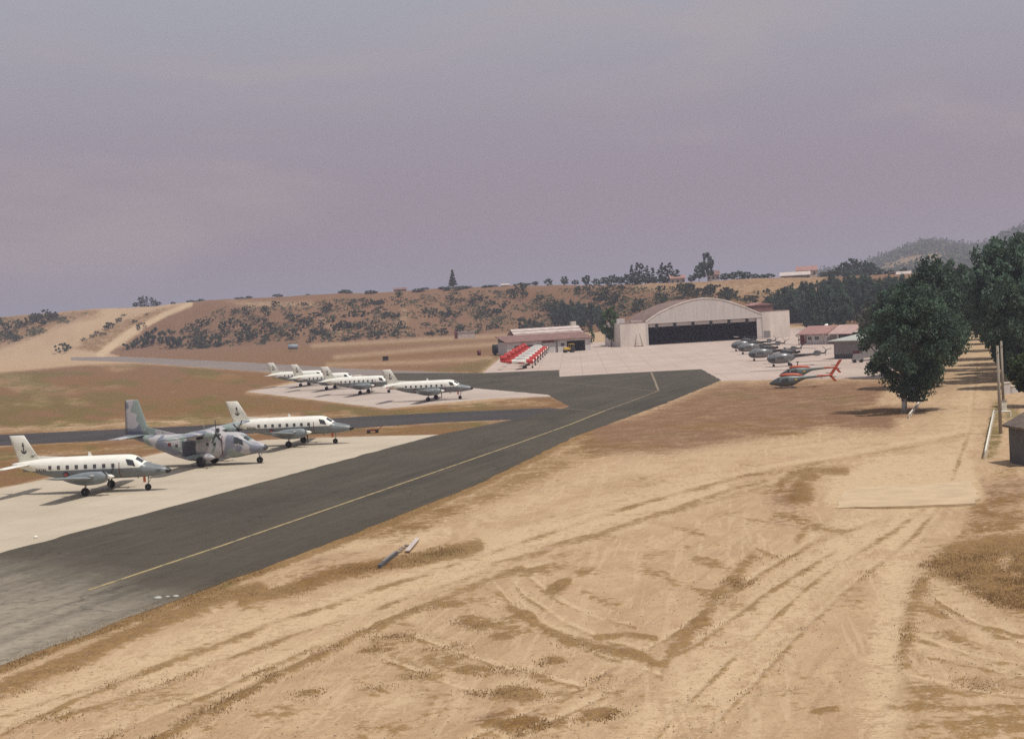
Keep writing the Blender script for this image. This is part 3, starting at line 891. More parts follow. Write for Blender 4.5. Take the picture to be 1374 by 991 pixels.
def concrete(name, lo, hi, az, sx, sy, joint=.10, org=(0, 0), jd=.55):
    mt, nt, nd, lk, b = new_mat(name)
    geo = N(nt, 'ShaderNodeNewGeometry'); pos = geo.outputs['Position']
    mp = N(nt, 'ShaderNodeMapping'); mp.inputs['Rotation'].default_value = (0, 0, az)
    mp.inputs['Location'].default_value = (org[0], org[1], 0)
    lk.new(pos, mp.inputs['Vector'])
    sp = N(nt, 'ShaderNodeSeparateXYZ'); lk.new(mp.outputs['Vector'], sp.inputs[0])
    bg = noise_n(nt, pos, .09, 5, .6); fn = noise_n(nt, pos, 1.3, 5, .7)
    md = noise_n(nt, pos, .4, 4, .6)
    c = mix_n(nt, step_n(nt, bg, .3, .7), lo, hi)
    c = mix_n(nt, math_n(nt, 'MULTIPLY', step_n(nt, md, .55, .75), .3), c, tuple(x * .78 for x in lo))
    c = mix_n(nt, math_n(nt, 'MULTIPLY', step_n(nt, fn, .6, .75), .2), c, tuple(x * .7 for x in lo))
    # each slab cast in its own tone
    cx = math_n(nt, 'FLOOR', math_n(nt, 'DIVIDE', sp.outputs['X'], sx)); cy = math_n(nt, 'FLOOR', math_n(nt, 'DIVIDE', sp.outputs['Y'], sy))
    cm = N(nt, 'ShaderNodeCombineXYZ'); lk.new(cx, cm.inputs[0]); lk.new(cy, cm.inputs[1])
    wn = N(nt, 'ShaderNodeTexWhiteNoise'); lk.new(cm.outputs[0], wn.inputs['Vector'])
    c = mix_n(nt, math_n(nt, 'MULTIPLY', wn.outputs['Value'], .22), c, tuple(x * .72 for x in lo))
    fx = math_n(nt, 'ABSOLUTE', math_n(nt, 'SUBTRACT', math_n(nt, 'MODULO', math_n(nt, 'ADD', sp.outputs['X'], sx * 2000), sx), sx / 2))
    fy = math_n(nt, 'ABSOLUTE', math_n(nt, 'SUBTRACT', math_n(nt, 'MODULO', math_n(nt, 'ADD', sp.outputs['Y'], sy * 2000), sy), sy / 2))
    jx = step_n(nt, fx, joint, joint * .5); jy = step_n(nt, fy, joint, joint * .5)
    j = math_n(nt, 'MULTIPLY', math_n(nt, 'MAXIMUM', jx, math_n(nt, 'MULTIPLY', jy, .6)), jd)
    c = mix_n(nt, j, c, (.10, .075, .065))
    lk.new(c, b.inputs['Base Color'])
    b.inputs['Roughness'].default_value = .85
    b.inputs['Specular IOR Level'].default_value = .3
    return mt

m_asph = asphalt('worn_asphalt', (.045, .037, .026), (.064, .054, .038), (.33, .285, .22), (36, 55))
m_asph2 = asphalt('darker_asphalt', (.036, .031, .031), (.050, .043, .041), (.1, .1, .1), None, TAXI_DIR + 1.2)
m_asph3 = asphalt('old_runway_asphalt', (.17, .138, .122), (.21, .172, .152), (.1, .1, .1), None, TAXI_DIR + 1.9)
m_conc = concrete('apron_concrete', (.43, .365, .275), (.50, .43, .335), TAXI_DIR, 6.0, 6.0, .05, jd=.36)
m_conc2 = concrete('hangar_apron_concrete', (.43, .335, .285), (.49, .39, .335), rad(2.6), 4.6, 9.2, .08, (1.1, 0), jd=.34)
m_conc3 = concrete('small_apron_concrete', (.42, .345, .295), (.48, .40, .345), TAXI_DIR, 6.0, 6.0, .06, jd=.45)

sheet('runway', [(95, 479), (170, 478.5), (330, 486), (480, 495), (640, 501), (700, 503), (640, 520), (500, 508), (330, 497), (180, 486), (95, 483)], .012, m_asph3, .2, 3, seed=3)
sheet('cross_taxiway', [(-300, 603), (0, 583), (260, 571), (480, 559), (600, 553), (735, 547), (790, 552), (700, 562.5), (600, 566), (480, 574), (260, 585), (0, 598), (-300, 618)], .016, m_asph2, .2, 2.5, seed=4)
sheet('taxiway', [(-420, 855), (0, 742), (290, 663.5), (580, 585), (695, 561.5), (765, 545.5), (735, 529.5), (640, 521), (500, 507.5), (530, 500.5), (650, 500.3), (750, 496.2), (750.8, 505.3), (845, 500), (941, 495.2), (968, 510),
                  (890, 542), (770, 586), (640, 650), (430, 733), (229, 808), (0, 893), (-420, 1052)], .022, m_asph, .15, 1.0, seed=5)
sheet('parking_apron', [(-420, 880), (0, 760), (300, 674), (590, 592), (640, 577), (592, 583), (500, 585), (358, 590), (217, 607.5), (60, 643), (0, 655), (-420, 745)], .012, m_conc, .08, 1.6, seed=6)
sheet('small_apron', [(331, 525.3), (430, 508), (480, 502.5), (560, 513), (560, 508), (650, 518), (745, 529.0), (745, 531.5), (660, 534.5), (600, 540), (517, 548)], .018, m_conc3, .1, 2, seed=7)
sheet('hangar_apron', [(648, 500.3), (677, 476), (700, 463), (830, 458), (1068, 440), (1175, 438), (1240, 462), (1205, 480), (1196, 507), (1050, 509), (960, 511.5), (935, 498), (845, 502), (745, 508), (745, 498.5), (650, 503)], .012, m_conc2, .08, 2, seed=8)

def line_mark(name, pix, w, mat, z=.036):
    P = [G(x, y) for x, y in pix]
    mb = MB()
    vs = []
    n = len(P)
    for i, p in enumerate(P):
        d = (P[min(i + 1, n - 1)] - P[max(i - 1, 0)]).normalized()
        q = Vector((-d.y, d.x, 0)) * w / 2
        vs += [(p.x - q.x, p.y - q.y, z), (p.x + q.x, p.y + q.y, z)]
    mb.add(vs, [(2 * i, 2 * i + 2, 2 * i + 3, 2 * i + 1) for i in range(n - 1)])
    return tag(mb.build(name, mat), kind='structure')

def worn_line(name, col, gap=.45):
    mt, nt, nd, lk, b = new_mat(name)
    geo = N(nt, 'ShaderNodeNewGeometry'); pos = geo.outputs['Position']
    f = noise_n(nt, pos, 1.1, 5, .7)
    lk.new(mix_n(nt, step_n(nt, f, gap, gap + .25), col, (.10, .092, .08)), b.inputs['Base Color'])
    b.inputs['Roughness'].default_value = .8
    return mt
m_line = worn_line('worn_yellow_paint', (.34, .26, .12), .46)
m_line2 = worn_line('faded_yellow_paint', (.27, .20, .12), .40)
line_mark('taxiway_centre_line', [(119, 792), (200, 765), (300, 731.5), (400, 697), (520, 655.5), (640, 614), (700, 593), (760, 571.5), (812, 551)], .26, m_line)
line_mark('taxiway_centre_line', [(812, 551), (850, 537), (884, 524.5)], .24, m_line2)
line_mark('apron_lead_line', [(874, 500), (879, 512), (883.5, 524)], .35, m_line2)
line_mark('cross_taxiway_line', [(640, 552), (700, 549.5), (760, 548.5), (806, 552.5)], .2, m_line2, .040)
line_mark('runway_line', [(640, 508), (740, 512), (820, 519), (880, 525)], .2, m_line2, .040)

# pale concrete pad with a broken edge beside the earth road
m_pad = plain('sand_covered_concrete', (.50, .375, .235), .95, .12, .6)
pad = sheet('concrete_pad', [(1122, 682), (1196, 682.5), (1310, 678), (1316, 671), (1300, 645), (1240, 640), (1170, 645), (1130, 660)], .14, m_pad, .3, 1.0, seed=12)
_pf, _pb = G(1215, 681).y, G(1215, 643).y
for v in pad.data.vertices:
    if v.co.z > 0: v.co.z = .16 - .20 * min(1, max(0, (v.co.y - _pf) / (_pb - _pf))) - .14 * min(1, max(0, (G(1165, 670).x - v.co.x) / 4.0))

# ------------------------------------------------------------------ sky and sun
SUN_EL, SUN_AZ = rad(66), rad(128)         # azimuth clockwise from straight ahead
wd = bpy.data.worlds.new('World'); scene.world = wd; wd.use_nodes = True
nt = wd.node_tree; bgn = nt.nodes['Background']
sky = N(nt, 'ShaderNodeTexSky', sky_type='NISHITA', sun_disc=False)
sky.sun_elevation = SUN_EL; sky.sun_rotation = SUN_AZ
sky.air_density = 1.6; sky.dust_density = 4.0; sky.altitude = 0
STR = 0.1
tc = N(nt, 'ShaderNodeTexCoord')
spx = N(nt, 'ShaderNodeSeparateXYZ'); nt.links.new(tc.outputs['Generated'], spx.inputs[0])
mp = N(nt, 'ShaderNodeMapping'); mp.inputs['Scale'].default_value = (2.0, 2.0, 7.0)
nt.links.new(tc.outputs['Generated'], mp.inputs['Vector'])
cl = noise_n(nt, mp.outputs['Vector'], 1.3, 5, .55, .4)
lowc, midc, topc = [tuple(c / STR for c in q) for q in ((.345, .266, .294), (.328, .264, .326), (.405, .415, .46))]
g = mix_n(nt, step_n(nt, spx.outputs['Z'], -.01, .10), lowc, midc)
g = mix_n(nt, step_n(nt, spx.outputs['Z'], .07, .27), g, topc)
g = mix_n(nt, math_n(nt, 'MULTIPLY', step_n(nt, cl, .47, .70), .70), g, tuple(c / STR for c in (.46, .375, .385)))
overcast = mix_n(nt, .86, sky.outputs[0], g)
nt.links.new(overcast, bgn.inputs['Color'])
bgn.inputs['Strength'].default_value = STR

sd = bpy.data.lights.new('sun', 'SUN'); sd.energy = 3.6; sd.angle = rad(.9); sd.color = (1, .95, .87)
so = bpy.data.objects.new('sun', sd); COL.objects.link(so)
to_sun = Vector((math.sin(SUN_AZ) * math.cos(SUN_EL), math.cos(SUN_AZ) * math.cos(SUN_EL), math.sin(SUN_EL)))
so.rotation_euler = to_sun.to_track_quat('Z', 'Y').to_euler()
so.location = (0, -20, 200)

scene.view_settings.view_transform = 'Standard'
scene.view_settings.look = 'None'
scene.view_settings.exposure = 0.0
scene.view_settings.gamma = 1.0
scene.view_settings.use_curve_mapping = False

# the dusty air
hz, nt, nd, lk, b = new_mat('dusty_air')
nd.remove(b)
pv = N(nt, 'ShaderNodeVolumePrincipled')
pv.inputs['Color'].default_value = (.82, .80, .97, 1)
pv.inputs['Density'].default_value = .00029
pv.inputs['Anisotropy'].default_value = .2
lk.new(pv.outputs[0], nd['Material Output'].inputs['Volume'])
hb = MB().box((0, 0, 74), (25000, 25000, 152)).build('haze', hz)
tag(hb, kind='stuff')
scene.cycles.use_denoising = False
scene.cycles.max_bounces = 8
scene.cycles.sample_clamp_indirect = 6
# ------------------------------------------------------------------ aircraft
def propeller(parent, name, c, r, blades, ph, mat_b, spin_mat, spin_r=.18, spin_l=.5, w=.16):
    """hub with spinner facing +x at c; blades as sub-parts"""
    mb = MB()
    loft(mb, [(c[0] - .06, c[2], spin_r, spin_r, 2), (c[0] + spin_l * .4, c[2], spin_r * .85, spin_r * .85, 2), (c[0] + spin_l * .8, c[2], spin_r * .45, spin_r * .45, 2), (c[0] + spin_l, c[2], .02, .02, 2)], 12)
    mb.v = [(x, y + c[1], z) for x, y, z in mb.v]
    h = mb.build(name, spin_mat, parent)
    for k in range(blades):
        a = ph + 2 * math.pi * k / blades
        d = Vector((0, math.cos(a), math.sin(a))); s = Vector((0, -math.sin(a), math.cos(a)))
        b = MB(); vs = []
        for t, ww in ((.08, .5), (.3, 1.0), (.7, 1.1), (.95, .8), (1.0, .45)):
            for q in (-1, 1):
                for e in (-1, 1):
                    p = Vector(c) + d * (r * t) + s * (ww * w / 2 * q) + Vector((q * .05 * (1 - t) + e * .015, 0, 0))
                    vs.append(p)
        fs = []
        for i in range(4):
            o = i * 4
            fs += [(o, o + 4, o + 6, o + 2), (o + 1, o + 3, o + 7, o + 5), (o, o + 1, o + 5, o + 4), (o + 2, o + 6, o + 7, o + 3)]
        fs += [(0, 2, 3, 1), (16, 17, 19, 18)]
        b.add(vs, fs); b.build('blade', mat_b, h)
    return h

def wheel_mb(c, r, w):
    mb = MB()
    prof = [(-w / 2, r * .55), (-w / 2, r * .9), (-w * .3, r), (w * .3, r), (w / 2, r * .9), (w / 2, r * .55)]
    n = 18; vs = []; fs = []
    for y, rr in prof:
        for i in range(n):
            t = 2 * math.pi * i / n
            vs.append((c[0] + rr * math.cos(t), c[1] + y, c[2] + rr * math.sin(t)))
    k = len(prof)
    for j in range(k - 1):
        for i in range(n):
            fs.append((j * n + i, (j + 1) * n + i, (j + 1) * n + (i + 1) % n, j * n + (i + 1) % n))
    mb.add(vs, fs, 0, True)
    mb.add(vs[:n], [tuple(range(n))], 1); mb.add(vs[-n:], [tuple(range(n))], 1)
    return mb

def gear(parent, top, c, r, w, name='landing_gear', door=None, strut=.06):
    mb = MB()
    mb.tube(top, (c[0], c[1], c[2] + .02), strut, strut * .8, 8)
    mb.tube((top[0] + .35, top[1], top[2]), (c[0], c[1], c[2] + .25), strut * .5, strut * .5, 6)
    mb.tube((c[0], c[1] - w * .6, c[2]), (c[0], c[1] + w * .6, c[2]), strut * .7, strut * .7, 8)
    g = mb.build(name, M['steel'], parent)
    wheel_mb(c, r, w).build('wheel', [M['rubber'], M['steel']], g)
    if door:
        MB().box(door[0], door[1]).build('gear_door', door[2], g)
    return g

def anchor_mb(x, z, h, y, mirror=1):
    """fouled-anchor shape lying on the fin at offset y"""
    mb = MB()
    d = .012
    def bar(p0, p1, w):
        p0, p1 = Vector((p0[0], 0, p0[1])), Vector((p1[0], 0, p1[1]))
        q = (p1 - p0).normalized(); s = Vector((-q.z, 0, q.x)) * w / 2
        pts = [p0 - s, p1 - s, p1 + s, p0 + s]
        vs = [(p.x, y - d, p.z) for p in pts] + [(p.x, y + d, p.z) for p in pts]
        mb.add(vs, [(0, 1, 2, 3), (7, 6, 5, 4), (0, 4, 5, 1), (1, 5, 6, 2), (2, 6, 7, 3), (3, 7, 4, 0)])
    lean = .10
    def P(a, b): return (x + (a - b * lean) * h, z + b * h)
    bar(P(0, -.5), P(0, .36), .085 * h)
    bar(P(-.14, .25), P(.14, .25), .06 * h)
    for k in range(8):
        a0, a1 = 2 * math.pi * k / 8, 2 * math.pi * (k + 1) / 8
        bar(P(.07 * math.cos(a0), .44 + .07 * math.sin(a0)), P(.07 * math.cos(a1), .44 + .07 * math.sin(a1)), .045 * h)
    arc = [P(.24 * math.sin(a), -.5 + .34 * (1 - math.cos(a)) ) for a in np.linspace(-1.15, 1.15, 9)]
    for a, b in zip(arc, arc[1:]): bar(a, b, .10 * h)
    for s in (-1, 1):
        bar(P(.26 * s, -.24), P(.15 * s, -.33), .05 * h); bar(P(.22 * s, -.38), P(.24 * s, -.18), .06 * h)
    return mb

# ---- twin-engined commuter plane: nose +x, origin on the ground between the main wheels
CS = 6.4
COMMUTER = smooth_st([(CS - s, zc, hw, hh, n) for s, zc, hw, hh, n in (
    (0, 1.55, .06, .06, 2), (.15, 1.56, .19, .18, 2), (.6, 1.6, .41, .33, 2), (1.3, 1.64, .60, .46, 2.1), (2.0, 1.70, .72, .57, 2.2), (2.3, 1.80, .77, .68, 2.25), (2.8, 1.95, .81, .85, 2.3),
    (3.3, 2.03, .84, .93, 2.4), (3.9, 2.05, .86, .96, 2.5), (6.5, 2.05, .86, .96, 2.5), (8.8, 2.06, .86, .95, 2.5), (10.2, 2.15, .74, .82, 2.3), (11.6, 2.30, .52, .58, 2.1), (12.8, 2.42, .27, .32, 2), (13.6, 2.50, .10, .14, 2), (13.85, 2.52, .03, .05, 2))])

def make_commuter():
    t = thing('twin_engine_aircraft', 'x', 'airplane')
    loft(MB(), COMMUTER, 32).build('fuselage', M['two_tone'], t)
    w = MB()
    for s in (-1, 1):
        wing(w, [((CS - 5.25, s * .3, 1.20), 2.35, .15), ((CS - 5.45, s * 2.42, 1.40), 2.15, .15), ((CS - 5.85, s * 7.2, 1.98), 1.45, .13), ((CS - 6.15, s * 7.66, 2.04), 1.0, .10)])
    wg = w.build('wing', M['grey_paint'], t)
    for s in (-1, 1):
        n = MB()
        loft(n, smooth_st([(CS - 4.35, 1.50, .20, .22, 2), (CS - 4.6, 1.47, .34, .40, 2.2), (CS - 5.3, 1.42, .43, .52, 2.4), (CS - 6.6, 1.38, .43, .50, 2.4), (CS - 7.6, 1.38, .28, .30, 2), (CS - 8.2, 1.38, .06, .08, 2)]), 18)
        n.v = [(x, y + s * 2.42, z) for x, y, z in n.v]
        e = n.build('engine_nacelle', M['grey_paint'], t)
        MB().tube((CS - 5.35, s * 2.42 - .38, 1.62), (CS - 5.75, s * 2.42 - .52, 1.66), .09, .08, 8).build('exhaust_stub', M['steel'], e)
        propeller(t, 'propeller', (CS - 4.32, s * 2.42, 1.50), 1.18, 3, .55 if s < 0 else 1.3, M['prop'], M['white_paint'], .2, .5)
        gear(t, (.05, s * 2.42, 1.15), (0, s * 2.42, .34), .34, .24)
    gear(t, (CS - 2.0, 0, 1.2), (CS - 2.1, 0, .27), .27, .18, 'nose_gear', door=((CS - 2.38, .02, .93), (.22, .03, .52), M['orange']), strut=.05)
    fin = MB()
    wing(fin, [((CS - 11.2, 0, 2.62), 2.0, .09), ((CS - 12.58, 0, 4.87), 1.36, .09), ((CS - 12.68, 0, 4.92), 1.22, .06)], 'y')
    fin.prism([(CS - 8.9, 2.98), (CS - 11.3, 2.70), (CS - 11.6, 3.18)], -.05, .05)
    f = fin.build('tail_fin', M['white_paint'], t)
    for s in (-1, 1):
        anchor_mb(CS - 12.70, 3.85, .86, s * .095).build('anchor_emblem', M['letters'], f)
    tp = MB()
    for s in (-1, 1):
        wing(tp, [((CS - 12.0, s * .1, 2.50), 1.55, .10), ((CS - 12.5, s * 3.77, 2.50), .95, .09)])
    tp.build('tailplane', M['white_paint'], t)
    vf = MB().prism([(CS - 11.4, 1.85), (CS - 12.9, 2.2), (CS - 12.9, 1.9)], -.03, .03); vf.build('ventral_fin', M['grey_paint'], t)
    for k in range(8):
        x = CS - 4.62 - k * .79
        for s in (-1, 1):
            a0, a1 = side_z(COMMUTER, x, 2.06), side_z(COMMUTER, x, 2.38)
            p = loft_patch(COMMUTER, x - .14, x + .14, a0, a1, .012, 3, 3)
            if s > 0: p.v = [(X, -Y, Z) for X, Y, Z in p.v]
            p.build('cabin_window', M['window_dark'], t)
    for s in (-1, 1):
        x = CS - 2.95
        p = loft_patch(COMMUTER, CS - 3.35, CS - 2.72, side_z(COMMUTER, x, 2.14), side_z(COMMUTER, x, 2.56), .014, 4, 4, -.22)
        if s > 0: p.v = [(X, -Y, Z) for X, Y, Z in p.v]
        p.build('cockpit_side_window', M['glass'], t)
        p = loft_patch(COMMUTER, CS - 2.78, CS - 2.25, rad(90 + 6), rad(90 + 40), .014, 4, 5)
        if s > 0: p.v = [(X, -Y, Z) for X, Y, Z in p.v]
        p.build('windscreen_pane', M['glass'], t)
        text_on(COMMUTER, 'NAVAL', .34, CS - 11.0, 2.02, s, M['letters'], t, 'lettering')
        # round badge on the fuselage side behind the wing
        for r, o, mt, nm in ((.27, .012, M['navy'], 'badge'), (.13, .022, M['red'], 'badge_centre')):
            b = MB(); vs = []
            for k in range(20):
                q = 2 * math.pi * k / 20
                xx, zz = CS - 8.75 + r * math.cos(q), 1.62 + r * math.sin(q)
                P = st_pt(COMMUTER, xx, side_z(COMMUTER, xx, zz), o)
                vs.append((P[0], P[1] if s < 0 else -P[1], P[2]))
            n = len(vs)
            vs2 = [(x, y * .985, z) for x, y, z in vs]
            b.add(vs + vs2, [tuple(range(n))] + [(i, (i + 1) % n, n + (i + 1) % n, n + i) for i in range(n)])
            b.build(nm, mt, t)
    # thin black door outline and warning band in the plane of the propellers
    for s in (-1,1):
        x = CS - 4.1
        p = loft_patch(COMMUTER, x - .03, x + .03, side_z(COMMUTER, x, 1.15), side_z(COMMUTER, x, 2.45), .008, 1, 8)
        if s > 0: p.v = [(X, -Y, Z) for X, Y, Z in p.v]
        p.build('warning_band', M['dark_red'], t)
    an = MB().prism([(CS - 6.75, 2.98), (CS - 7.1, 2.98), (CS - 7.08, 3.34), (CS - 6.95, 3.34)], -.03, .03); an.build('antenna', M['white_paint'], t)
    wa = MB().tube((CS - 9.2, 0, 2.95), (CS - 9.4, 0, 3.25), .015, .01, 5); wa.build('whip_antenna', M['steel'], t)
    return t

def place(t, px, py, heading, z=.03, label=None, group=None, dx=0):
    p = G(px, py)
    t.location = (p.x, p.y, z); t.rotation_euler = (0, 0, heading)
    if label: t['label'] = label
    if group: t['group'] = group
    return t

commuter = make_commuter()
g1, g2 = 'twin-engine planes parked beside the wide taxiway', 'twin-engine planes in a row on the small apron'
commuter.scale = (1.005, 1.005, 1.005)
place(commuter, 132.6, 660.2, rad(-9), label='white-over-grey twin-engine plane with black NAVAL lettering, in front of the camouflaged transport', group=g1)
num = text_on(COMMUTER, '107', .30, CS - .95, 1.62, -1, M['letters'], commuter, 'nose_number')
fnum = text_mesh('107', .26); fnum.transform(Matrix.Translation((CS - 11.95, -.11, 3.12)) @ Matrix.Rotation(math.pi / 2, 4, 'X'))
link_mesh('fin_number', fnum, M['letters'], commuter)
def commuter_copy():
    c = copy_tree(commuter)
    for ch in list(c.children):
        if ch.name.startswith(('nose_number', 'fin_number')): bpy.data.objects.remove(ch)
    return c
place(commuter_copy(), 397.6, 597.3, rad(-10), label='white-over-grey twin-engine plane parked just beyond the camouflaged transport', group=g1)
for px, py, lab in ((580, 537.2, 'white-over-grey twin-engine plane at the near end of the row of four on the small apron'),
                    (489, 528.5, 'white-over-grey twin-engine plane second from the near end of the row of four'),
                    (444, 522.5, 'white-over-grey twin-engine plane third from the near end of the row of four'),
                    (409, 518.0, 'white-over-grey twin-engine plane at the far end of the row of four, half hidden')):
    place(commuter_copy(), px, py, rad(-11), .034, lab, g2)

# ---- high-wing camouflaged transport
TS = 5.9
TRANSPORT = smooth_st([(TS - s, zc, hw, hh, n) for s, zc, hw, hh, n in (
    (0, 1.42, .08, .08, 2), (.2, 1.42, .30, .26, 2), (.7, 1.45, .58, .47, 2.1), (1.3, 1.50, .80, .62, 2.3), (1.75, 1.60, .92, .78, 2.5), (2.2, 1.72, .99, .98, 2.7), (2.7, 1.77, 1.03, 1.12, 2.9),
    (3.5, 1.78, 1.05, 1.18, 3), (7.5, 1.78, 1.05, 1.18, 3), (8.6, 1.88, 1.03, 1.08, 2.9), (9.8, 2.13, .92, .84, 2.6), (11.4, 2.48, .66, .52, 2.3), (12.6, 2.78, .36, .28, 2), (13.6, 2.95, .14, .12, 2), (14.05, 2.98, .05, .05, 2))])

def make_transport():
    t = thing('transport_aircraft', 'high-wing twin-engine transport plane in blue-grey and green camouflage', 'airplane')
    loft(MB(), TRANSPORT, 32).build('fuselage', M['camo'], t)
    w = MB()
    for s in (-1, 1):
        wing(w, [((TS - 4.75, 0, 3.08), 2.45, .16), ((TS - 4.75, s * 3.3, 3.10), 2.45, .16), ((TS - 5.1, s * 9.0, 3.22), 1.5, .14), ((TS - 5.4, s * 9.5, 3.24), 1.0, .1)])
    w.build('wing', M['camo'], t)
    MB().prism([(TS - 4.1, 2.85), (TS - 4.7, 3.08), (TS - 7.2, 3.05), (TS - 8.2, 2.85)], -.7, .7).build('wing_fairing', M['camo'], t)
    for s in (-1, 1):
        n = MB()
        loft(n, smooth_st([(TS - 3.85, 2.98, .2, .22, 2), (TS - 4.1, 2.96, .33, .37, 2.2), (TS - 4.8, 2.92, .40, .46, 2.4), (TS - 5.9, 2.94, .38, .42, 2.3), (TS - 6.9, 3.02, .15, .15, 2)]), 18)
        n.v = [(x, y + s * 2.65, z) for x, y, z in n.v]
        e = n.build('engine_nacelle', M['camo'], t)
        MB().tube((TS - 4.9, s * 3.02, 2.76), (TS - 5.5, s * 3.14, 2.72), .11, .1, 8).build('exhaust_stub', M['black_paint'], e)
        propeller(t, 'propeller', (TS - 3.82, s * 2.65, 2.98), 1.3, 3, 1.57 if s < 0 else .6, M['prop'], M['heli_dark'], .22, .5, .2)
        sp = MB()
        loft(sp, smooth_st([(TS - 4.7, .78, .06, .08, 2), (TS - 5.2, .82, .30, .30, 2.2), (TS - 6.2, .84, .36, .34, 2.3), (TS - 7.2, .82, .2, .22, 2), (TS - 7.8, .82, .04, .05, 2)]), 14)
        sp.v = [(x, y + s * 1.16, z) for x, y, z in sp.v]
        g = sp.build('gear_fairing', M['camo'], t)
        wheel_mb((0, s * 1.52, .46), .46, .32).build('wheel', [M['rubber'], M['steel']], g)
    gear(t, (TS - .9, 0, .95), (TS - .85, 0, .30), .30, .22, 'nose_gear')
    f = MB(); wing(f, [((TS - 11.1, 0, 2.85), 2.75, .09), ((TS - 11.5, 0, 3.5), 2.35, .09), ((TS - 12.35, 0, 6.2), 1.35, .09), ((TS - 12.45, 0, 6.3), 1.2, .06)], 'y')
    f.prism([(TS - 8.6, 2.92), (TS - 11.5, 2.75), (TS - 11.75, 3.75), (TS - 10.9, 3.5)], -.07, .07)
    f.build('tail_fin', M['camo'], t)
    tp = MB()
    for s in (-1, 1): wing(tp, [((TS - 11.8, s * .1, 3.0), 2.1, .10), ((TS - 12.4, s * 4.2, 3.0), 1.3, .09)])
    tp.build('tailplane', M['camo'], t)
    for s in (-1, 1):
        def put(p, nm, mt):
            if s > 0: p.v = [(X, -Y, Z) for X, Y, Z in p.v]
            p.build(nm, mt, t)
        x = TS - 2.4
        put(loft_patch(TRANSPORT, TS - 2.85, TS - 2.42, side_z(TRANSPORT, x, 1.93), side_z(TRANSPORT, x, 2.46), .014, 3, 4), 'cockpit_side_window', M['glass'])
        put(loft_patch(TRANSPORT, TS - 2.36, TS - 1.95, side_z(TRANSPORT, x, 1.93), side_z(TRANSPORT, x, 2.42), .014, 3, 4, -.14), 'cockpit_side_window', M['glass'])
        put(loft_patch(TRANSPORT, TS - 2.02, TS - 1.60, rad(90 + 5), rad(90 + 40), .014, 3, 4), 'windscreen_pane', M['glass'])
        for q in (4.7, 5.4, 8.4):
            X = TS - q
            put(loft_patch(TRANSPORT, X - .12, X + .12, side_z(TRANSPORT, X, 1.86), side_z(TRANSPORT, X, 2.12), .012, 3, 3), 'cabin_window', M['glass'])
        X = TS - 4.0
        put(loft_patch(TRANSPORT, X - .04, X + .04, side_z(TRANSPORT, X, .9), side_z(TRANSPORT, X, 2.7), .008, 1, 8), 'warning_band', M['dark_red'])
        X = TS - 9.1
        put(loft_patch(TRANSPORT, X - .16, X + .16, side_z(TRANSPORT, X, 1.95), side_z(TRANSPORT, X, 2.25), .012, 3, 3), 'badge', M['dark_red'])
    loft(MB(), [(TS + .01, 1.42, .09, .09, 2), (TS - .2, 1.42, .31, .27, 2), (TS - .42, 1.43, .44, .36, 2)], 22).build('nose_tip', M['heli_dark'], t)
    # dark camouflage patch with the wing's shadow painted into its colour
    X = TS - 7.2
    loft_patch(TRANSPORT, X - .65, X + .65, side_z(TRANSPORT, X, .95), side_z(TRANSPORT, X, 2.35), .010, 5, 6).build('camo_shade_patch', M['camo_shade'], t)
    for q, z in ((6.0, 3.2), (3.4, 2.94)):
        MB().tube((TS - q, 0, z), (TS - q - .1, 0, z + .5), .03, .015, 6).build('antenna', M['steel'], t)
    MB().box((TS - 4.55, -.5, 3.22), (.28, .28, .35)).build('roof_scoop', M['heli_dark'], t)
    return t
tr_ = make_transport(); tr_.scale = (1.03, 1.03, 1.03)
place(tr_, 279.3, 624.0, rad(-11))

